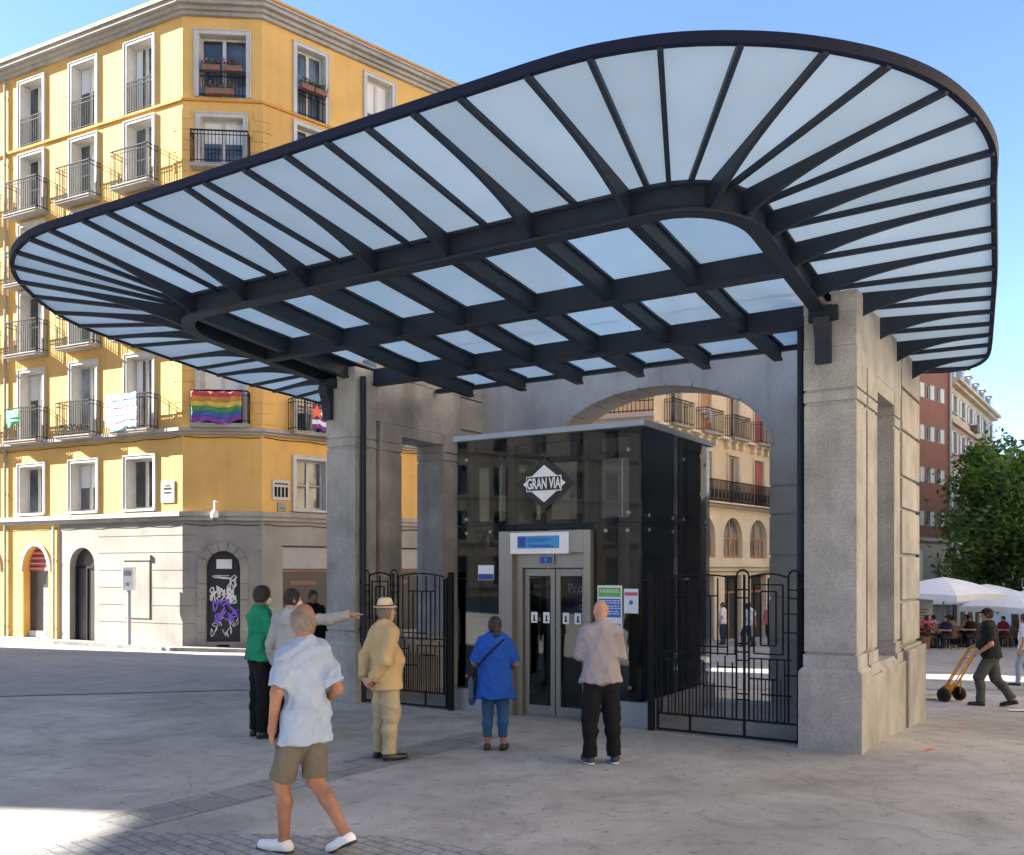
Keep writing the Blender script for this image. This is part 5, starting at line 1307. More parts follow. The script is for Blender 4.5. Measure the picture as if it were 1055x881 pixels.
for sy in(-.22,.22):
    mb=MB(); T_=lambda x,y,z,sy=sy:(x,sy+z,.13+y)
    mb.lathe([(.075,-.035),(.11,-.045),(.128,-.03),(.13,0),(.128,.03),(.11,.045),(.075,.035),(.075,-.035)],(0,0,0),20,T_); w=mb.build('wheel',M['rubber'],ht,smooth=True)
    mb=MB(); mb.lathe([(.001,-.03),(.03,-.032),(.076,-.022),(.076,.022),(.03,.032),(.001,.03)],(0,0,0),16,T_); mb.build('rim',M['stone_mould'],w)
for sy in(-.145,.145):
    mb=MB(); mb.tube([(.58,sy,1.07),(.68,sy,1.085)],.024,8); mb.build('grip',M['rubber'],ht)
# ------------------------------------------------------------------ people: smooth bodies from blended rounded cones
def _rc(P,a,b,ra,rb,sq=None):
    """rounded cone; sq=(axis,factor) flattens the section along an axis"""
    a=np.array(a,float);b=np.array(b,float); d=b-a; L2=d@d
    if L2<1e-12: h=np.zeros(P.shape[:-1])
    else: h=np.clip(((P-a)@d)/L2,0,1)
    q=P-a-h[...,None]*d; r=ra+(rb-ra)*h
    if sq is not None:
        w=np.array(sq[0],float); w/=np.linalg.norm(w); k=sq[1]; c=q@w; q=q+(c*(1/k-1))[...,None]*w
        return (np.sqrt((q*q).sum(-1))-r)*min(1,max(k,.6))
    return np.sqrt((q*q).sum(-1))-r
def _el(P,c,r,Rm=None):
    q=P-np.array(c,float)
    if Rm is not None: q=q@Rm            # world -> local
    r=np.array(r,float); k0=np.sqrt(((q/r)**2).sum(-1)); k1=np.sqrt(((q/(r*r))**2).sum(-1))+1e-9
    return k0*(k0-1)/k1
def sdf_mesh(prims,h,wrinkle=0.0,seed=0,mode='drape'):
    """prims: dicts t='c'|'e', k=blend, cuts=[(point,normal)] removing the side the normal points to, sub=True carves"""
    lo=np.array([9.]*3);hi=-lo
    B=[]
    for p in prims:
        if p['t']=='c':
            r=max(p['ra'],p['rb']); a=np.minimum(p['a'],p['b'])-r; b=np.maximum(p['a'],p['b'])+r
        else:
            r=max(p['r']); a=np.array(p['c'])-r; b=np.array(p['c'])+r
        B.append((a,b)); lo=np.minimum(lo,a); hi=np.maximum(hi,b)
    lo=lo-3*h; hi=hi+3*h
    n=np.ceil((hi-lo)/h).astype(int)+1
    F=np.full(n,.5)
    for p,(a,b) in zip(prims,B):
        k=p.get('k',.03); m=k+3*h
        i0=np.maximum(0,np.floor((a-m-lo)/h).astype(int)); i1=np.minimum(n,np.ceil((b+m-lo)/h).astype(int)+1)
        ax=[lo[j]+h*np.arange(i0[j],i1[j]) for j in range(3)]
        P=np.stack(np.meshgrid(*ax,indexing='ij'),-1)
        d=_rc(P,p['a'],p['b'],p['ra'],p['rb'],p.get('sq')) if p['t']=='c' else _el(P,p['c'],p['r'],p.get('R'))
        for (cp,cn) in p.get('cuts',()):
            cn=np.array(cn,float); cn/=np.linalg.norm(cn); d=np.maximum(d,(P-np.array(cp,float))@cn)
        S=F[i0[0]:i1[0],i0[1]:i1[1],i0[2]:i1[2]]
        if p.get('sub'): S[...]=np.maximum(S,-d)
        else:
            hh=np.clip(.5+.5*(S-d)/k,0,1) if k>0 else (S>d)*1.0
            S[...]=S*(1-hh)+d*hh-k*hh*(1-hh)
    if wrinkle:
        rg=np.random.RandomState(seed); ax=[lo[j]+h*np.arange(n[j]) for j in range(3)]; X,Y,Z=np.meshgrid(*ax,indexing='ij',sparse=True)
        w=0
        for q in range(9):
            # sharp-crested folds, each living in its own patch of the cloth
            a=rg.uniform(0,6.28)
            if mode=='drape': kx,ky,kz=math.cos(a)*rg.uniform(16,30),math.sin(a)*rg.uniform(16,30),rg.choice((-1,1))*rg.uniform(6,26)
            else: kx,ky,kz=math.cos(a)*rg.uniform(4,13),math.sin(a)*rg.uniform(4,13),rg.choice((-1,1))*rg.uniform(16,34)
            ph=rg.uniform(0,6.28); u=rg.normal(size=3)*6; g=rg.normal(size=3)*5
            r=(1-np.abs(np.sin(.5*(kx*X+ky*Y+kz*Z)+ph+.9*np.sin(X*u[0]+Y*u[1]+Z*u[2]))))**2.5
            m_=np.clip(np.sin(X*g[0]+Y*g[1]+Z*g[2]+ph*2)*1.2+.1,0,1)
            w=w-r*m_
        F=F+wrinkle*w
    s=F<0
    c=np.zeros(n-1,int)
    for dx in(0,1):
        for dy in(0,1):
            for dz in(0,1): c+=s[dx:n[0]-1+dx,dy:n[1]-1+dy,dz:n[2]-1+dz]
    act=(c>0)&(c<8); idx=np.full(n-1,-1); I=np.argwhere(act); idx[act]=np.arange(len(I))
    acc=np.zeros((len(I),3)); cnt=np.zeros(len(I))
    off=[(x,y,z) for x in(0,1) for y in(0,1) for z in(0,1)]
    for a in off:
        for ax_ in range(3):
            if a[ax_]: continue
            b=list(a); b[ax_]=1
            A=I+np.array(a); Bq=I+np.array(b); fa=F[A[:,0],A[:,1],A[:,2]]; fb=F[Bq[:,0],Bq[:,1],Bq[:,2]]
            msk=(fa<0)!=(fb<0); t=np.where(msk,fa/(fa-fb+1e-12),0)
            pt=A.astype(float); pt[:,ax_]+=t; acc+=pt*msk[:,None]; cnt+=msk
    V_=lo+h*(acc/np.maximum(cnt,1)[:,None])
    faces=[]
    for ax_ in range(3):
        sl0=[slice(None)]*3; sl1=[slice(None)]*3; sl0[ax_]=slice(0,-1); sl1[ax_]=slice(1,None)
        x=np.argwhere(s[tuple(sl0)]!=s[tuple(sl1)]); 
        u,v=[(1,2),(2,0),(0,1)][ax_]
        x=x[(x[:,u]>0)&(x[:,v]>0)&(x[:,u]<n[u]-1)&(x[:,v]<n[v]-1)]
        q=[]
        for du,dv in((-1,-1),(0,-1),(0,0),(-1,0)):
            y=x.copy(); y[:,u]+=du; y[:,v]+=dv; q.append(idx[y[:,0],y[:,1],y[:,2]])
        q=np.stack(q,1); ins=s[x[:,0],x[:,1],x[:,2]]
        q=np.where(ins[:,None],q,q[:,::-1]); faces.append(q[(q>=0).all(1)])
    return V_,np.concatenate(faces)
def np_obj(name,V_,Fq,m,parent,extra=None):
    me=bpy.data.meshes.new(name); vs=V_.tolist(); fs=Fq.tolist()
    if extra: 
        o=len(vs); vs=vs+[tuple(v) for v in extra.v]; fs=fs+[[i+o for i in f] for f in extra.f]
    me.from_pydata(vs,[],fs); me.materials.append(m); me.polygons.foreach_set('use_smooth',[True]*len(me.polygons)); me.update()
    o=bpy.data.objects.new(name,me); COL.objects.link(o); o.parent=parent; return o
def rotz(a): c,s=math.cos(a),math.sin(a); return np.array([[c,-s,0],[s,c,0],[0,0,1]])
def rotx(a): c,s=math.cos(a),math.sin(a); return np.array([[1,0,0],[0,c,-s],[0,s,c]])
def roty(a): c,s=math.cos(a),math.sin(a); return np.array([[c,0,s],[0,1,0],[-s,0,c]])
def hand_geo(mb,wr,hd,nm,side,pose,sc):
    """palm comes from the body surface; four bent fingers and a thumb from the side of the palm.
    wr wrist, hd direction of the hand, nm palm normal, side +1: thumb lies towards hd x nm"""
    wr=np.array(wr);hd=np.array(hd,float);hd/=np.linalg.norm(hd);nm=np.array(nm,float);nm-=hd*(nm@hd);nm/=np.linalg.norm(nm);la=np.cross(hd,nm)*side
    curl={'relax':.42,'point':1.45,'fist':1.35,'hold':1.05,'flat':.15}[pose]
    for i,(o,L) in enumerate(((.030,.072),(.010,.080),(-.010,.074),(-.029,.058))):
        c=curl
        if pose=='point' and i==0: c=.05
        b=wr+hd*(.072*sc)+la*(o*sc); p=[b-hd*.02*sc,b]; a=c*.5; q=b
        for seg in(.45,.32,.23):
            q=q+(hd*math.cos(a)+nm*math.sin(a))*(L*seg*sc); p.append(q); a+=c*.75
        mb.tube(p,[.0092*sc,.0092*sc,.0086*sc,.0078*sc,.0058*sc],6)
    b=wr+hd*.022*sc+la*.026*sc; d=hd*.72+la*.62+nm*.35; d/=np.linalg.norm(d); e=hd*.95+nm*(.5 if pose!='flat' else .15); e/=np.linalg.norm(e)
    mb.tube([b-d*.01*sc,b+d*.030*sc,b+d*.048*sc+e*.018*sc,b+d*.052*sc+e*.042*sc],[.0125*sc,.0115*sc,.010*sc,.0068*sc],6)
SK_=mat('skin_tan',(.27,.125,.075),.5,.22,11,.25,90,spec=.4,stain=.15,sscale=4); SK2=mat('skin_light',(.50,.265,.185),.5,.16,11,.25,90,spec=.4,stain=.12,sscale=4); SK3=mat('skin_brown',(.28,.14,.085),.5,.16,11,.25,90,spec=.4,stain=.12,sscale=4)
def cloth(name,c,bump=.5,var=.10):
    m=mat(name,c,.9,var,7,bump,26,spec=.15,stain=.10,sscale=3.0); nt=m.node_tree; N=nt.nodes; L=nt.links
    # weave over the creases
    bp=[n for n in N if n.type=='BUMP'][0]; tc=[n for n in N if n.type=='TEX_COORD'][0]
    w=N.new('ShaderNodeTexNoise'); w.inputs['Scale'].default_value=420; w.inputs['Detail'].default_value=1; L.new(tc.outputs['Object'],w.inputs['Vector'])
    b2=N.new('ShaderNodeBump'); b2.inputs['Strength'].default_value=.25; b2.inputs['Distance'].default_value=.004; L.new(w.outputs['Fac'],b2.inputs['Height']); L.new(bp.outputs[0],b2.inputs['Normal']); L.new(b2.outputs[0],N['Principled BSDF'].inputs['Normal'])
    return m
def hair_obj(V_,Fq,m,root,hc,headR,sc,style):
    """cap of hair with loose strands lying over it"""
    rg=np.random.RandomState(len(V_)); ex=MB(); n=420 if len(V_)>600 else 90
    ids=rg.randint(0,len(V_),n); up_=headR@np.array((0,0,1.)); bk=headR@np.array((0,-1.,0))
    for i in ids:
        p=V_[i]; o=p-hc; o=o/np.linalg.norm(o); d=-up_*.9+bk*.35+rg.normal(size=3)*.35; d-=o*(d@o); d/=np.linalg.norm(d)+1e-9; l=(.018+.022*rg.rand())*sc; w=np.cross(o,d)*.0022*sc
        a=p+o*.001*sc; b=a+d*l*.55+o*.004*sc; c=a+d*l+o*.0015*sc
        ex.add([a-w,a+w,b+w*.8,b-w*.8,c],[(0,1,2,3),(3,2,4)])
    return np_obj('hair',V_,Fq,m,root,ex)
def person(loc,fwd,H,label,skin,look=(0,0),twist=0,legs=None,arms=None,top=None,bottom=None,shoes=None,hair=None,belly=0,hat=None,mask=None,build=1.0,lean=0,sw=.168,loose=0,vox=.011,group=None,seed=1,collar=True,z=None):
    """local frame: x to the person's right, y forwards. legs/arms dict R,L; all lengths for a height of 1.75 m"""
    sc=H/1.75; f=Vector((fwd[0],fwd[1])).normalized()
    z0=gz(*loc) if z is None else z
    root=empty('person',(loc[0],loc[1],z0),label,'person',group,rz=math.atan2(-f.x,f.y)); 
    A=np.array; tw=rotz(twist)@rotx(-lean)
    piv=A((0,0,.95))
    def up(p): return (piv+tw@(A(p,float)-piv))*sc           # upper body
    def dn(p): return A(p,float)*sc
    L=dict(R=dict(knee=(.10,.015,.49),ank=(.105,-.015,.085),toe=(.125,.15,.035),heel=None),L=dict(knee=(-.10,.015,.49),ank=(-.105,-.015,.085),toe=(-.125,.15,.035),heel=None))
    for s in 'RL': 
        if legs and s in legs: L[s].update(legs[s])
    Ar=dict(R=dict(elb=(.225,-.03,1.13),wr=(.235,.05,.88),hd=(0,.25,-1),nm=(-1,0,0),pose='relax'),L=dict(elb=(-.225,-.03,1.13),wr=(-.235,.05,.88),hd=(0,.25,-1),nm=(1,0,0),pose='relax'))
    for s in 'RL':
        if arms and s in arms: Ar[s].update(arms[s])
    b=build
    def C(a,bq,ra,rb,k=.03,sq=None,**kw): return dict(t='c',a=A(a,float),b=A(bq,float),ra=ra*sc,rb=rb*sc,k=k*sc,sq=sq,**kw)
    fy=tw@A((0,1.,0)); fx=tw@A((1.,0,0))
    headR=rotz(twist)@rotz(-look[0])@rotx(look[1])
    nb=up((0,-.01,1.50)); hc=nb+headR@A((0,.022,.132))*sc
    def E(c,r,k=.02,Rm=None,**kw): return dict(t='e',c=A(c,float),r=tuple(q*sc for q in r),k=k*sc,R=Rm,**kw)
    hd=lambda p:hc+headR@A(p,float)*sc
    def torso(i,hem=None,full=False,k=.05):
        o=[C(dn((0,-.005,.93)),dn((0,-.005,1.0)),(.155+i)*b,(.150+i)*b,.04,((0,1.,0),.74)),
           C(up((0,0,1.0)),up((0,.005,1.18)),(.145+i)*b,(.150+i)*b,k,(fy,.74)),
           C(up((0,.005,1.18)),up((0,-.005,1.36)),(.150+i)*b,(.158+i)*b,k,(fy,.70)),
           C(up((.048-sw,-.012,1.415)),up((sw-.048,-.012,1.415)),.060+i,.060+i,.05),
           C(up((0,-.02,1.38)),up((0,-.015,1.47)),.085+i,.058+i,.05)]
        if belly: o.append(E(up((0,.07*b,1.08)),(.135+i,.085+belly+i,.15+i),.06,tw))
        return o
    def arm(s,i,t0=0,t1=2,cutdir=None):
        a=Ar[s]; sg=1 if s=='R' else -1; sh=up((sw*sg,-.012,1.405)); el=up(a['elb']); wr=up(a['wr'])
        o=[C(sh,el,.054*b+i,.042+i,.045)]
        if t1>1: o.append(C(el,wr,.043+i,.029+i,.02))
        if t1<=1:
            p=sh+(el-sh)*t1; o[0]['cuts']=[(p,el-sh)]; o[0]['rb']=o[0]['rb']+.016*sc
        if 1<t1<2: p=el+(wr-el)*(t1-1); o[1]['cuts']=[(p,wr-el)]
        return o,sh,el,wr
    def leg(s,i,lo=0,flare=0):
        l=L[s]; sg=1 if s=='R' else -1; hp=dn((.088*sg,0,.90)); kn=dn(l['knee']); an=dn(l['ank']); back=A((0,-.018,.0))*sc
        o=[C(hp,kn,(.088*b**.6+i),(.058+i+flare),.04)]
        if lo>1 or lo==0:
            calf=kn+(an-kn)*.35+back
            o.append(C(kn,calf,.055+i,.054+i+flare*.6,.03)); o.append(C(calf,an,.053+i,.036+i+flare,.03))
        return o,hp,kn,an
    # ---- body
    pr=torso(0)+[C(nb-A((0,0,.03))*sc,hd((0,-.02,-.05)),.058,.056,.03)]
    pr+=[E(hd((0,.0,.02)),(.075,.093,.105),.02,headR),E(hd((0,.03,-.045)),(.058,.062,.065),.03,headR),E(hd((0,.05,-.088)),(.034,.03,.026),.03,headR),
         C(hd((0,.088,.012)),hd((0,.108,-.026)),.010,.0145,.015),E(hd((.0,.082,.028)),(.055,.016,.014),.015,headR),E(hd((0,.088,-.062)),(.026,.012,.009),.008,headR)]
    for sg in(-1,1): pr+=[E(hd((sg*.078,-.008,-.005)),(.010,.020,.032),.006,headR@rotz(sg*.35)),dict(E(hd((sg*.031,.094,.009)),(.015,.012,.011),0,headR),sub=True)]
    fing=MB()
    for s in 'RL':
        o,sh,el,wr=arm(s,0); pr+=o; a=Ar[s]; sg=1 if s=='R' else -1
        hdv=tw@A(a['hd'],float); hdv/=np.linalg.norm(hdv); nm=tw@A(a['nm'],float); nm-=hdv*(nm@hdv); nm/=np.linalg.norm(nm)
        pr.append(C(wr,wr+hdv*.02*sc,.028,.030,.02)); pr.append(C(wr+hdv*.03*sc,wr+hdv*.068*sc,.040,.041,.02,(nm,.42)))
        sd=1 if s=='R' else -1
        hand_geo(fing,wr,hdv,nm,a.get('thumb',sd),a['pose'],sc)
        o,hp,kn,an=leg(s,0); pr+=o
        l=L[s]; toe=dn(l['toe']); heel=dn(l['heel']) if l['heel'] is not None else an+A((0,-.035,-.045))*sc
        pr+=[C(an,heel,.036,.032,.02),C(heel,toe,.032,.028,.02)]
    eyes=MB()
    for sg in(-1,1):
        c=hd((sg*.031,.086,.009)); eyes.lathe([(.001,-.0105*sc),(.0075*sc,-.0075*sc),(.0105*sc,0),(.0075*sc,.0075*sc),(.001,.0105*sc)],tuple(c),10)
    V_,Fq=sdf_mesh(pr,vox); body=np_obj('body',V_,Fq,skin,root,fing)
    # ---- garments
    def garment(name,pr,m,wr=.0035,sd=0,vx=None,mode='drape'): V_,Fq=sdf_mesh(pr,vx or vox,wr*sc,seed*7+sd,mode); return np_obj(name,V_,Fq,m,root)
    if bottom:
        kind,m=bottom[:2]; i=.016 if kind!='jeans' else .011; pr=[C(dn((0,-.005,.92)),dn((0,-.005,.96)),(.152+i)*b,(.148+i)*b,.04,((0,1.,0),.74),cuts=[(dn((0,0,.97)),(0,0,1))])]
        for s in 'RL':
            if kind=='shorts':
                o,hp,kn,an=leg(s,i-.004,lo=1,flare=.016); d=kn-hp; o[0]['cuts']=[(hp+d*.93,d)]; pr+=o
            else:
                fl={'trousers':.022,'wide':.036,'jeans':.004}[kind]; o,hp,kn,an=leg(s,i,flare=fl); d=an-kn; hem=bottom[2] if len(bottom)>2 else .97; o[2]['cuts']=[(kn+d*hem,d)]; pr+=o
        garment('trousers' if kind!='shorts' else 'shorts',pr,m,  .0065 if kind!='jeans' else .005,1,mode='limb' if kind!='shorts' else 'drape')
    if top:
        kind,m,hem,t1=top[:4]; i=.017+loose+(.012 if kind=='jacket' else 0)
        pr=torso(i)
        ext=.05 if kind in('tunic','jacket') else .028
        pr[0]=C(dn((0,-.005,hem+.0)),dn((0,-.005,1.02)),(.160+i+ext)*b,(.150+i)*b,.05,((0,1.,0),.76),cuts=[(dn((0,0,hem)),(0,0,-1))])
        for q in pr:
            if q is not pr[0] and 'cuts' not in q and q['t']=='e': q['cuts']=[(dn((0,0,hem)),(0,0,-1))]
        for sg in(-1,1):
            if hem<.93: pr.append(C(dn((.075*sg,-.004,.96)),dn((.085*sg,-.004,hem-.02)),(.098*b**.6+i+.012),(.098*b**.6+i+.020),.05,cuts=[(dn((0,0,hem)),(0,0,-1))]))
        pr.append(C(up((0,-.016,1.45)),up((0,-.01,1.515)),.070,.064,.02,cuts=[(up((0,-.01,1.515)),tuple(tw@A((0,-.25,1.))))]) if collar else C(up((0,-.016,1.43)),up((0,-.016,1.46)),.078,.070,.03))
        for s in 'RL':
            o,sh,el,wr=arm(s,i-.002,t1=t1); 
            if t1>1: o[1]['rb']=o[1]['rb']+.004*sc
            pr+=o
        kindname={'shirt':'shirt','tunic':'tunic','jacket':'jacket','tee':'t_shirt','polo':'polo_shirt'}[kind]
        top_=garment(kindname,pr,m,.0115 if kind!='jacket' else .008,2)
        if vox<.013:
            # turned hems: sleeve ends, bottom edge and collar stand a little proud of the cloth
            bd=[]
            for s in 'RL':
                o,sh,el,wr=arm(s,i+.0025,t1=t1)
                if t1<=1: p0=sh+(el-sh)*(t1-.075); o[0]['cuts']=[(p0,sh-el),(sh+(el-sh)*(t1+.004),el-sh)]; bd.append([o[0]])
                elif t1<2: p0=el+(wr-el)*(t1-1.16); o[1]['cuts']=[(p0,el-wr),(el+(wr-el)*(t1-.996),wr-el)]; bd.append([o[1]])
            for bq in bd: V_,Fq=sdf_mesh(bq,min(vox,.009),.004*sc,seed+3); np_obj('sleeve_hem',V_,Fq,m,top_)
            if collar:
                nk=up((0,-.016,1.475)); ax_=tw@A((0,.30,1.)); ax_/=np.linalg.norm(ax_)
                cp=[C(nk-ax_*.03*sc,nk+ax_*.055*sc,.083,.066,.02,cuts=[(nk+ax_*.042*sc,ax_),(nk-ax_*.012*sc,-ax_)])]
                V_,Fq=sdf_mesh(cp,.007,.002*sc,seed+4); np_obj('collar',V_,Fq,m,top_)
    if shoes:
        for s in 'RL':
            l=L[s]; an=dn(l['ank']); toe=dn(l['toe']); heel=dn(l['heel']) if l['heel'] is not None else an+A((0,-.035,-.045))*sc
            d=(toe-heel); d/=np.linalg.norm(d); sdv=np.cross(d,A((0,0,1.))); sdv/=np.linalg.norm(sdv); un=np.cross(sdv,d)
            bot=heel-un*.030*sc
            pr=[C(heel,toe+d*.02*sc,.042,.036,.02,cuts=[(bot,-un)]),C(heel+d*.02*sc+un*.02*sc,heel+d*.10*sc+un*.004*sc,.042,.038,.03,cuts=[(bot,-un)]),E(heel+d*.15*sc,(.047,.075,.030),.03,np.stack([sdv,d,un],1),cuts=[(bot,-un)])]
            V_,Fq=sdf_mesh(pr,min(vox,.009)); sh_=np_obj('shoe',V_,Fq,shoes[0],root)
            if len(shoes)>1:
                pr=[C(heel-un*.018*sc,toe+d*.03*sc-un*.014*sc,.045,.039,.02,cuts=[(heel-un*.017*sc,un),(heel-un*.036*sc,-un)])]
                V_,Fq=sdf_mesh(pr,min(vox,.008)); np_obj('sole',V_,Fq,shoes[1],sh_)
    if hair:
        m=hair[0]; style=hair[1]
        if style=='short':
            n=headR@A((0,.83,-.56)); pr=[dict(E(hd((0,-.006,.024)),(.084,.100,.112),.02,headR),cuts=[(hd((0,.062,.045)),n),(hd((0,0,-.055)),headR@A((0,0,-1.)))])]
        elif style=='fringe':
            n=headR@A((0,.95,-.30)); pr=[dict(E(hd((0,-.008,.012)),(.0785,.0955,.104),.02,headR),cuts=[(hd((0,.03,.0)),n),(hd((0,0,-.062)),headR@A((0,0,-1.))),(hd((0,-.02,.055)),headR@A((0,.55,.83)))])]
        elif style=='tied':
            n=headR@A((0,.83,-.56)); pr=[dict(E(hd((0,-.008,.026)),(.086,.103,.114),.02,headR),cuts=[(hd((0,.062,.05)),n),(hd((0,0,-.075)),headR@A((0,0,-1.)))]),C(hd((0,-.10,-.02)),hd((0,-.115,-.10)),.038,.030,.03),C(hd((0,-.115,-.10)),hd((0,-.10,-.19)),.030,.014,.02)]
        else:
            n=headR@A((0,.83,-.56)); pr=[dict(E(hd((0,-.01,.02)),(.090,.105,.118),.02,headR),cuts=[(hd((0,.06,.05)),n)]),dict(C(hd((0,-.06,-.02)),hd((0,-.09,-.22)),.085,.07,.04,(headR@A((0,1.,0)),.6)))]
        V_,Fq=sdf_mesh(pr,min(vox,.009),.006*sc,seed+5); hair_obj(V_,Fq,m,root,hc,headR,sc,style)
    if hat:
        kind,m,band=hat
        T_=lambda x,y,z:tuple(hd((x,y,z)))
        if kind=='straw':
            mb=MB(); prof=[(.001,.158),(.045,.160),(.068,.150),(.078,.120),(.088,.072),(.090,.060),(.122,.050),(.128,.054),(.122,.060),(.094,.066)]
            n=24; vs=[T_(r*math.cos(2*math.pi*k/n)*.93,r*math.sin(2*math.pi*k/n)*1.08-.005,zz-(.010 if r>.1 else 0)*math.sin(2*math.pi*k/n)-(.012*math.exp(-((r*math.cos(2*math.pi*k/n))/.02)**2) if zz>.14 else 0)) for r,zz in prof for k in range(n)]
            mb.add(vs,[(i*n+k,i*n+(k+1)%n,(i+1)*n+(k+1)%n,(i+1)*n+k) for i in range(len(prof)-1) for k in range(n)]); h_=mb.build('hat',m,root,smooth=True)
            mb=MB(); mb.tube([T_(.0905*math.cos(q)*.93,.0905*math.sin(q)*1.08-.005,.072) for q in np.linspace(0,2*math.pi,25)[:-1]],.011*sc,6,closed=True); mb.build('hat_band',band,h_,smooth=True)
        else:
            pr=[dict(E(hd((0,-.002,.045)),(.088,.103,.085),.02,headR),cuts=[(hd((0,0,.035)),headR@A((0,.15,-1.)))]),dict(E(hd((0,.105,.045)),(.065,.07,.012),.01,headR))]
            V_,Fq=sdf_mesh(pr,min(vox,.009)); np_obj('cap',V_,Fq,m,root)
    if mask:
        pr=[dict(E(hd((0,.045,-.045)),(.068,.078,.058),.02,headR),cuts=[(hd((0,.03,0)),headR@A((0,-1.,0)))])]
        V_,Fq=sdf_mesh(pr,.008); mk=np_obj('face_mask',V_,Fq,mask,root)
        for sg in(-1,1):
            mb=MB(); mb.tube([T for T in (tuple(hd((sg*.066,.04,-.03))),tuple(hd((sg*.085,.0,-.005))),tuple(hd((sg*.088,-.02,.015))))],.0025,5)
            mb.build('strap',mask,mk)
    root['_hd']=0; del root['_hd']
    return root,up,dn,hd
HAIRD=mat('hair_dark',(.022,.015,.012),.6,.3,40,.4,200); HAIRG=mat('hair_grey',(.19,.165,.14),.7,.25,60,.4,220); HAIRB=mat('hair_brown',(.06,.032,.02),.6,.3,40,.4,200)
M['shirt_blue']=cloth('shirt_pale_blue',(.30,.36,.48)); M['shorts_olive']=cloth('shorts_olive',(.12,.105,.085)); M['tan_suit']=cloth('suit_tan',(.50,.36,.19)); M['tan_trouser']=cloth('suit_beige',(.44,.36,.23))
M['blue_tunic']=cloth('tunic_blue',(.02,.085,.40)); M['denim']=cloth('denim',(.03,.09,.20)); M['grey_shirt']=cloth('shirt_grey',(.30,.275,.30)); M['black_cloth']=cloth('black_cloth',(.012,.012,.015)); M['green_polo']=cloth('polo_green',(.02,.24,.13))
M['light_grey_shirt']=cloth('shirt_light_grey',(.38,.365,.35)); M['dark_tee']=cloth('tee_dark',(.022,.026,.026)); M['grey_work']=cloth('work_trousers',(.085,.09,.088)); M['white_canvas']=cloth('canvas_white',(.74,.74,.74)); M['sole_dark']=mat('sole_dark',(.03,.03,.035),.8); M['sole_white']=mat('sole_white',(.6,.6,.62),.7)
M['leather']=mat('leather_black',(.018,.015,.014),.4,.2,20); M['navy_shoe']=mat('navy_shoe',(.03,.035,.06),.7,.2,20); M['straw']=mat('straw',(.62,.52,.36),.85,.15,60,.4,200); M['brown_band']=mat('hat_band_brown',(.10,.06,.05),.8); M['mask']=cloth('mask_white',(.62,.66,.70)); M['light_denim']=cloth('denim_light',(.33,.40,.50)); M['bag_blue']=mat('bag_dark_blue',(.025,.06,.12),.5,.2,20)
# the man in the foreground, walking left with his chest turned to the canopy
person((-1.50,6.74),(-.86,.51),1.79,'older man walking in the foreground in pale blue shirt, olive shorts and white slip-on shoes',SK_,look=(.75,.16),twist=-.62,
  legs=dict(L=dict(knee=(-.08,.14,.50),ank=(-.08,.12,.085),toe=(-.10,.29,.035)),R=dict(knee=(.075,-.03,.50),ank=(.07,-.31,.165),toe=(.09,-.175,.034),heel=(.07,-.355,.125))),
  arms=dict(L=dict(elb=(-.205,-.07,1.14),wr=(-.225,.0,.89),hd=(-.05,.2,-1)),R=dict(elb=(.225,-.05,1.14),wr=(.16,.16,1.03),hd=(-.4,.9,-.1),nm=(0,-.2,-1),pose='relax')),
  top=('shirt',M['shirt_blue'],.80,.80),bottom=('shorts',M['shorts_olive']),shoes=(M['white_canvas'],M['sole_dark']),hair=(HAIRG,'fringe'),belly=.0,build=.80,lean=.06,sw=.136,loose=-.006,vox=.0085,seed=3)
# man in the tan suit
person((-1.36,10.02),(.78,.62),1.70,'older man in tan suit and straw hat standing with his hands clasped behind his back',SK2,look=(.1,.06),
  arms=dict(R=dict(elb=(.23,-.13,1.12),wr=(.075,-.205,.92),hd=(-.9,-.1,-.45),nm=(0,1,-.2),pose='hold'),L=dict(elb=(-.23,-.13,1.12),wr=(-.075,-.225,.90),hd=(.9,-.05,-.4),nm=(0,1,-.2),pose='hold')),
  top=('jacket',M['tan_suit'],.80,1.95),bottom=('trousers',M['tan_trouser'],1.0),shoes=(M['leather'],M['sole_dark']),hair=(HAIRG,'fringe'),hat=('straw',M['straw'],M['brown_band']),belly=.025,build=.88,sw=.155,vox=.010,seed=5)
# woman in blue
wpos=(-.19,10.55); wf=Vector((.12,1)).normalized()
pw,upw,dnw,hdw=person(wpos,wf,1.50,'woman in loose blue tunic and jeans standing before the lift with a shoulder bag',SK3,look=(-.35,.06),
  arms=dict(R=dict(elb=(.27,-.01,1.15),wr=(.22,.19,1.07),hd=(-.5,.8,.1),nm=(-.6,0,-.5)),L=dict(elb=(-.27,-.03,1.15),wr=(-.22,.17,1.05),hd=(.5,.8,.1),nm=(.6,0,-.5))),
  top=('tunic',M['blue_tunic'],.70,.95),bottom=('jeans',M['denim'],.78),shoes=(M['leather'],M['sole_dark']),hair=(HAIRD,'tied'),belly=.02,build=1.16,collar=False,vox=.010,seed=8)
sb=empty('shoulder_bag',tuple(pw.location),'dark blue shoulder bag on a cross-body strap at the hip of the woman in blue','bag',rz=pw.rotation_euler[2])
V_,Fq=sdf_mesh([dict(t='c',a=np.array((-.265,.0,.74)),b=np.array((-.265,.0,.60)),ra=.085,rb=.10,k=.02,sq=((1.,0,0),.45))],.010,.002,2); np_obj('bag_body',V_,Fq,M['bag_blue'],sb)
mb=MB(); mb.tube([(-.25,-.03,.80),(-.225,-.12,.90),(-.10,-.155,1.05),(.03,-.145,1.18),(.11,-.085,1.255),(.12,.0,1.262)],.011,6); mb.build('strap',M['black_cloth'],sb,smooth=True)
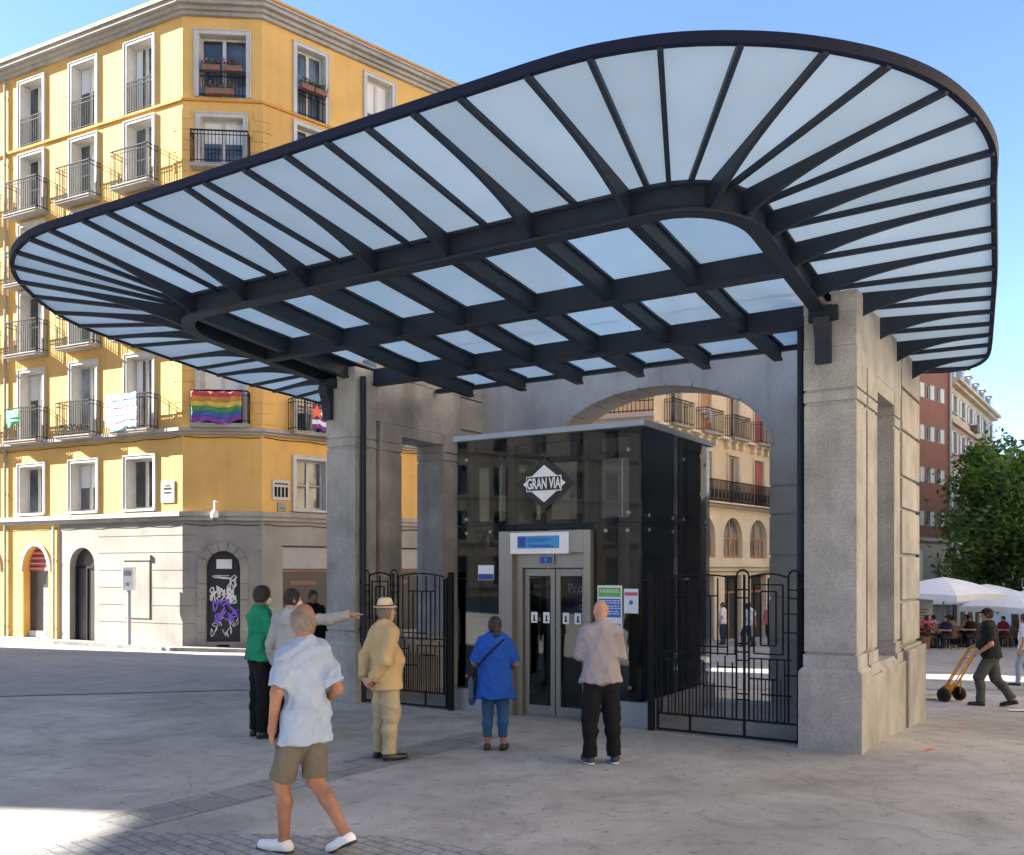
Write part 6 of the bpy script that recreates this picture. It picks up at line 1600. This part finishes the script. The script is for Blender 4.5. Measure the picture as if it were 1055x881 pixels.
# bald man in grey
person((.94,9.82),(-.16,1),1.71,'bald man in grey long-sleeved shirt and black trousers with folded arms, back to the view',SK2,look=(-.05,.02),
  legs=dict(R=dict(knee=(.12,.01,.49),ank=(.135,-.02,.085),toe=(.20,.13,.035)),L=dict(knee=(-.12,.015,.49),ank=(-.13,-.01,.085),toe=(-.15,.15,.035))),
  arms=dict(R=dict(elb=(.225,.05,1.16),wr=(.03,.205,1.17),hd=(-1,.05,.1),nm=(0,-1,0),pose='relax'),L=dict(elb=(-.225,.05,1.16),wr=(-.03,.235,1.14),hd=(1,.02,.1),nm=(0,-1,0),pose='relax')),
  top=('shirt',M['grey_shirt'],.90,1.95),bottom=('trousers',M['black_cloth'],1.0),shoes=(M['navy_shoe'],M['sole_white']),belly=.02,build=.96,collar=False,vox=.010,seed=11)
# the two men by the left pillar
person((-3.06,11.35),(.80,.60),1.83,'man in green polo shirt and white mask with folded arms beside the pointing man',SK3,look=(.0,-.02),
  arms=dict(R=dict(elb=(.265,.06,1.17),wr=(.03,.205,1.19),hd=(-1,.05,.1),nm=(0,-1,0)),L=dict(elb=(-.265,.06,1.17),wr=(-.03,.235,1.16),hd=(1,.02,.1),nm=(0,-1,0))),
  top=('polo',M['green_polo'],.925,.85),bottom=('trousers',M['black_cloth'],1.0),shoes=(M['leather'],M['sole_dark']),hair=(HAIRD,'short'),mask=M['mask'],vox=.010,seed=13)
person((-2.62,11.05),(.42,.91),1.80,'dark-haired man in light grey shirt pointing to the right with outstretched arm',SK2,look=(.55,0),
  arms=dict(R=dict(elb=(.455,.10,1.42),wr=(.69,.20,1.47),hd=(.9,.42,.05),nm=(0,.1,-1),pose='point',thumb=-1),L=dict(elb=(-.25,-.06,1.13),wr=(-.25,.03,.88))),
  top=('shirt',M['light_grey_shirt'],.90,1.93),bottom=('trousers',M['black_cloth'],1.0),shoes=(M['leather'],M['sole_dark']),hair=(HAIRD,'short'),mask=M['mask'],vox=.010,seed=17)
person((-3.55,16.6),(.5,-.8),1.70,'person in black standing in the shade just left of the left pillar',SK3,top=('tee',M['black_cloth'],.88,1.9),bottom=('trousers',M['black_cloth'],1.0),shoes=(M['leather'],),hair=(HAIRD,'short'),vox=.014,seed=19)
# porter with the hand truck
person((8.36,16.25),(-.85,.45),1.70,'porter in dark cap, T-shirt and work trousers striding left behind a yellow hand truck',SK2,lean=.10,
  legs=dict(R=dict(knee=(.09,-.06,.50),ank=(.09,-.34,.13),toe=(.10,-.18,.036),heel=(.09,-.385,.085)),L=dict(knee=(-.09,.20,.52),ank=(-.09,.17,.085),toe=(-.10,.33,.035))),
  arms=dict(R=dict(elb=(.245,-.02,1.13),wr=(.20,.17,1.0),hd=(0,.9,-.35),nm=(-.3,-.2,-1),pose='hold'),L=dict(elb=(-.245,-.02,1.13),wr=(-.20,.17,1.0),hd=(0,.9,-.35),nm=(.3,-.2,-1),pose='hold')),
  top=('tee',M['dark_tee'],.90,.80),bottom=('trousers',M['grey_work'],1.0),shoes=(M['leather'],M['sole_dark']),hair=(HAIRD,'short'),hat=('cap',M['black_cloth'],None),belly=.02,build=1.1,collar=False,vox=.012,seed=23)
pe,_,_,_=person((11.78,21.4),(-.75,.65),1.66,'woman at the right edge in white top and pale jeans, partly out of view',SK2,look=(.2,0),legs=dict(R=dict(knee=(.09,.0,.49),ank=(.09,-.16,.10),toe=(.10,.0,.035)),L=dict(knee=(-.09,.12,.51),ank=(-.09,.14,.085),toe=(-.10,.30,.035))),
  top=('tee',M['white_canvas'],.92,.7),bottom=('jeans',M['light_denim'],.95),shoes=(M['leather'],),hair=(HAIRB,'long'),vox=.014,seed=29,collar=False)
# passers-by in the street behind the arch and people on the terrace: three builds of figure, copied with other clothes
CW=[cloth('cloth_%s'%n,c) for n,c in (('white',(.66,.66,.68)),('rose',(.52,.16,.18)),('navy',(.03,.045,.10)),('sand',(.46,.34,.22)),('charcoal',(.04,.04,.045)),('sky',(.25,.38,.55)),('wine',(.22,.03,.05)))]
def far_person(kind,seed):
    if kind=='stand': r,_,_,_=person((0,0),(0,1),1.72,'x',SK2,top=('tee',CW[0],.90,.75),bottom=('trousers',CW[2],1.0),shoes=(M['leather'],),hair=(HAIRB,'short'),vox=.019,seed=seed,z=0,collar=False)
    elif kind=='walk': r,_,_,_=person((0,0),(0,1),1.70,'x',SK_,legs=dict(R=dict(knee=(.09,-.03,.50),ank=(.09,-.26,.12),toe=(.10,-.11,.036)),L=dict(knee=(-.09,.17,.52),ank=(-.09,.16,.085),toe=(-.10,.32,.035))),arms=dict(R=dict(elb=(.24,.03,1.13),wr=(.25,.2,.95))),top=('tee',CW[0],.90,.75),bottom=('trousers',CW[2],1.0),shoes=(M['leather'],),hair=(HAIRD,'long'),vox=.019,seed=seed,z=0,collar=False)
    return r
BUILT=[]
def recolour(root,shirt,trous):
    for ch in root.children:
        if ch.name.startswith(('t_shirt','tunic')): ch.material_slots[0].link='OBJECT'; ch.material_slots[0].material=shirt
        if ch.name.startswith('trousers'): ch.material_slots[0].link='OBJECT'; ch.material_slots[0].material=trous
st_=far_person('stand',31); wk_=far_person('walk',37)
crowd=[(8.6,38.0,st_,0,2,1.0,'in a white top, seen through the gate bars nearest the lift'),(9.3,36.8,wk_,5,2,.9,'in a pale blue top, low in front of the others'),(9.9,38.8,st_,0,3,-.6,'in a white top and sand trousers, tallest of the passers-by'),(10.5,38.0,wk_,1,4,2.4,'in a rose top, right of the tallest passer-by'),(11.1,39.2,st_,0,4,.3,'in a white top and charcoal trousers, in the middle of the passers-by'),(11.5,38.1,wk_,6,2,1.9,'in a wine-red top, second from the granite jamb'),(12.0,40.0,st_,4,4,-1.2,'in charcoal clothes, far back among the passers-by'),(12.3,39.0,wk_,1,2,.9,'in a rose top and navy trousers, beside the granite jamb'),(8.1,39.6,wk_,4,2,1.7,'in a charcoal top, half hidden by the corner of the lift')]
used=set()
for (x,y,src,a,b,rz,txt) in crowd:
    o=src if src.name not in used else copy_tree(src)
    used.add(src.name); o.location=(x,y,gz(x,y)); o.rotation_euler=(0,0,rz); o['label']='distant passer-by '+txt; o['group']='passers-by in the street behind the arch'; recolour(o,CW[a],CW[b])
# seated guests
sit,_,_,_=person((0,0),(0,1),1.70,'x',SK2,legs=dict(R=dict(knee=(.11,.43,.93),ank=(.12,.46,.50),toe=(.13,.62,.45)),L=dict(knee=(-.11,.43,.93),ank=(-.12,.40,.50),toe=(-.13,.56,.45))),arms=dict(R=dict(elb=(.26,.07,1.15),wr=(.15,.32,1.17),hd=(-.3,1,0),nm=(0,0,-1)),L=dict(elb=(-.26,.07,1.15),wr=(-.15,.32,1.17),hd=(.3,1,0),nm=(0,0,-1))),top=('tee',CW[0],.90,.75),bottom=('trousers',CW[4],1.0),shoes=(M['leather'],),hair=(HAIRD,'short'),vox=.020,seed=41,z=0,collar=False)
gi=0
for i,(x,y) in enumerate(spots[:7]):
    for k in ((0,2) if i in(1,2,3,6) else (1,)):
        a=(3.14,-1.57,0)[k]+.5; px,py=x+.62*math.cos(a),y+.62*math.sin(a)
        o=sit if gi==0 else copy_tree(sit)
        o.location=(px,py,gz(px,py)-.395); o.rotation_euler=(0,0,a+math.pi/2); o['label']='seated guest %s on the %s chair of the table %s'%(('in white','in rose','in navy','in sand','in charcoal','in pale blue','in wine red')[gi%7],('left','front','right')[k],place_words[i]); o['group']='guests seated on the cafe terrace'; recolour(o,CW[gi%7],CW[4]); gi+=1
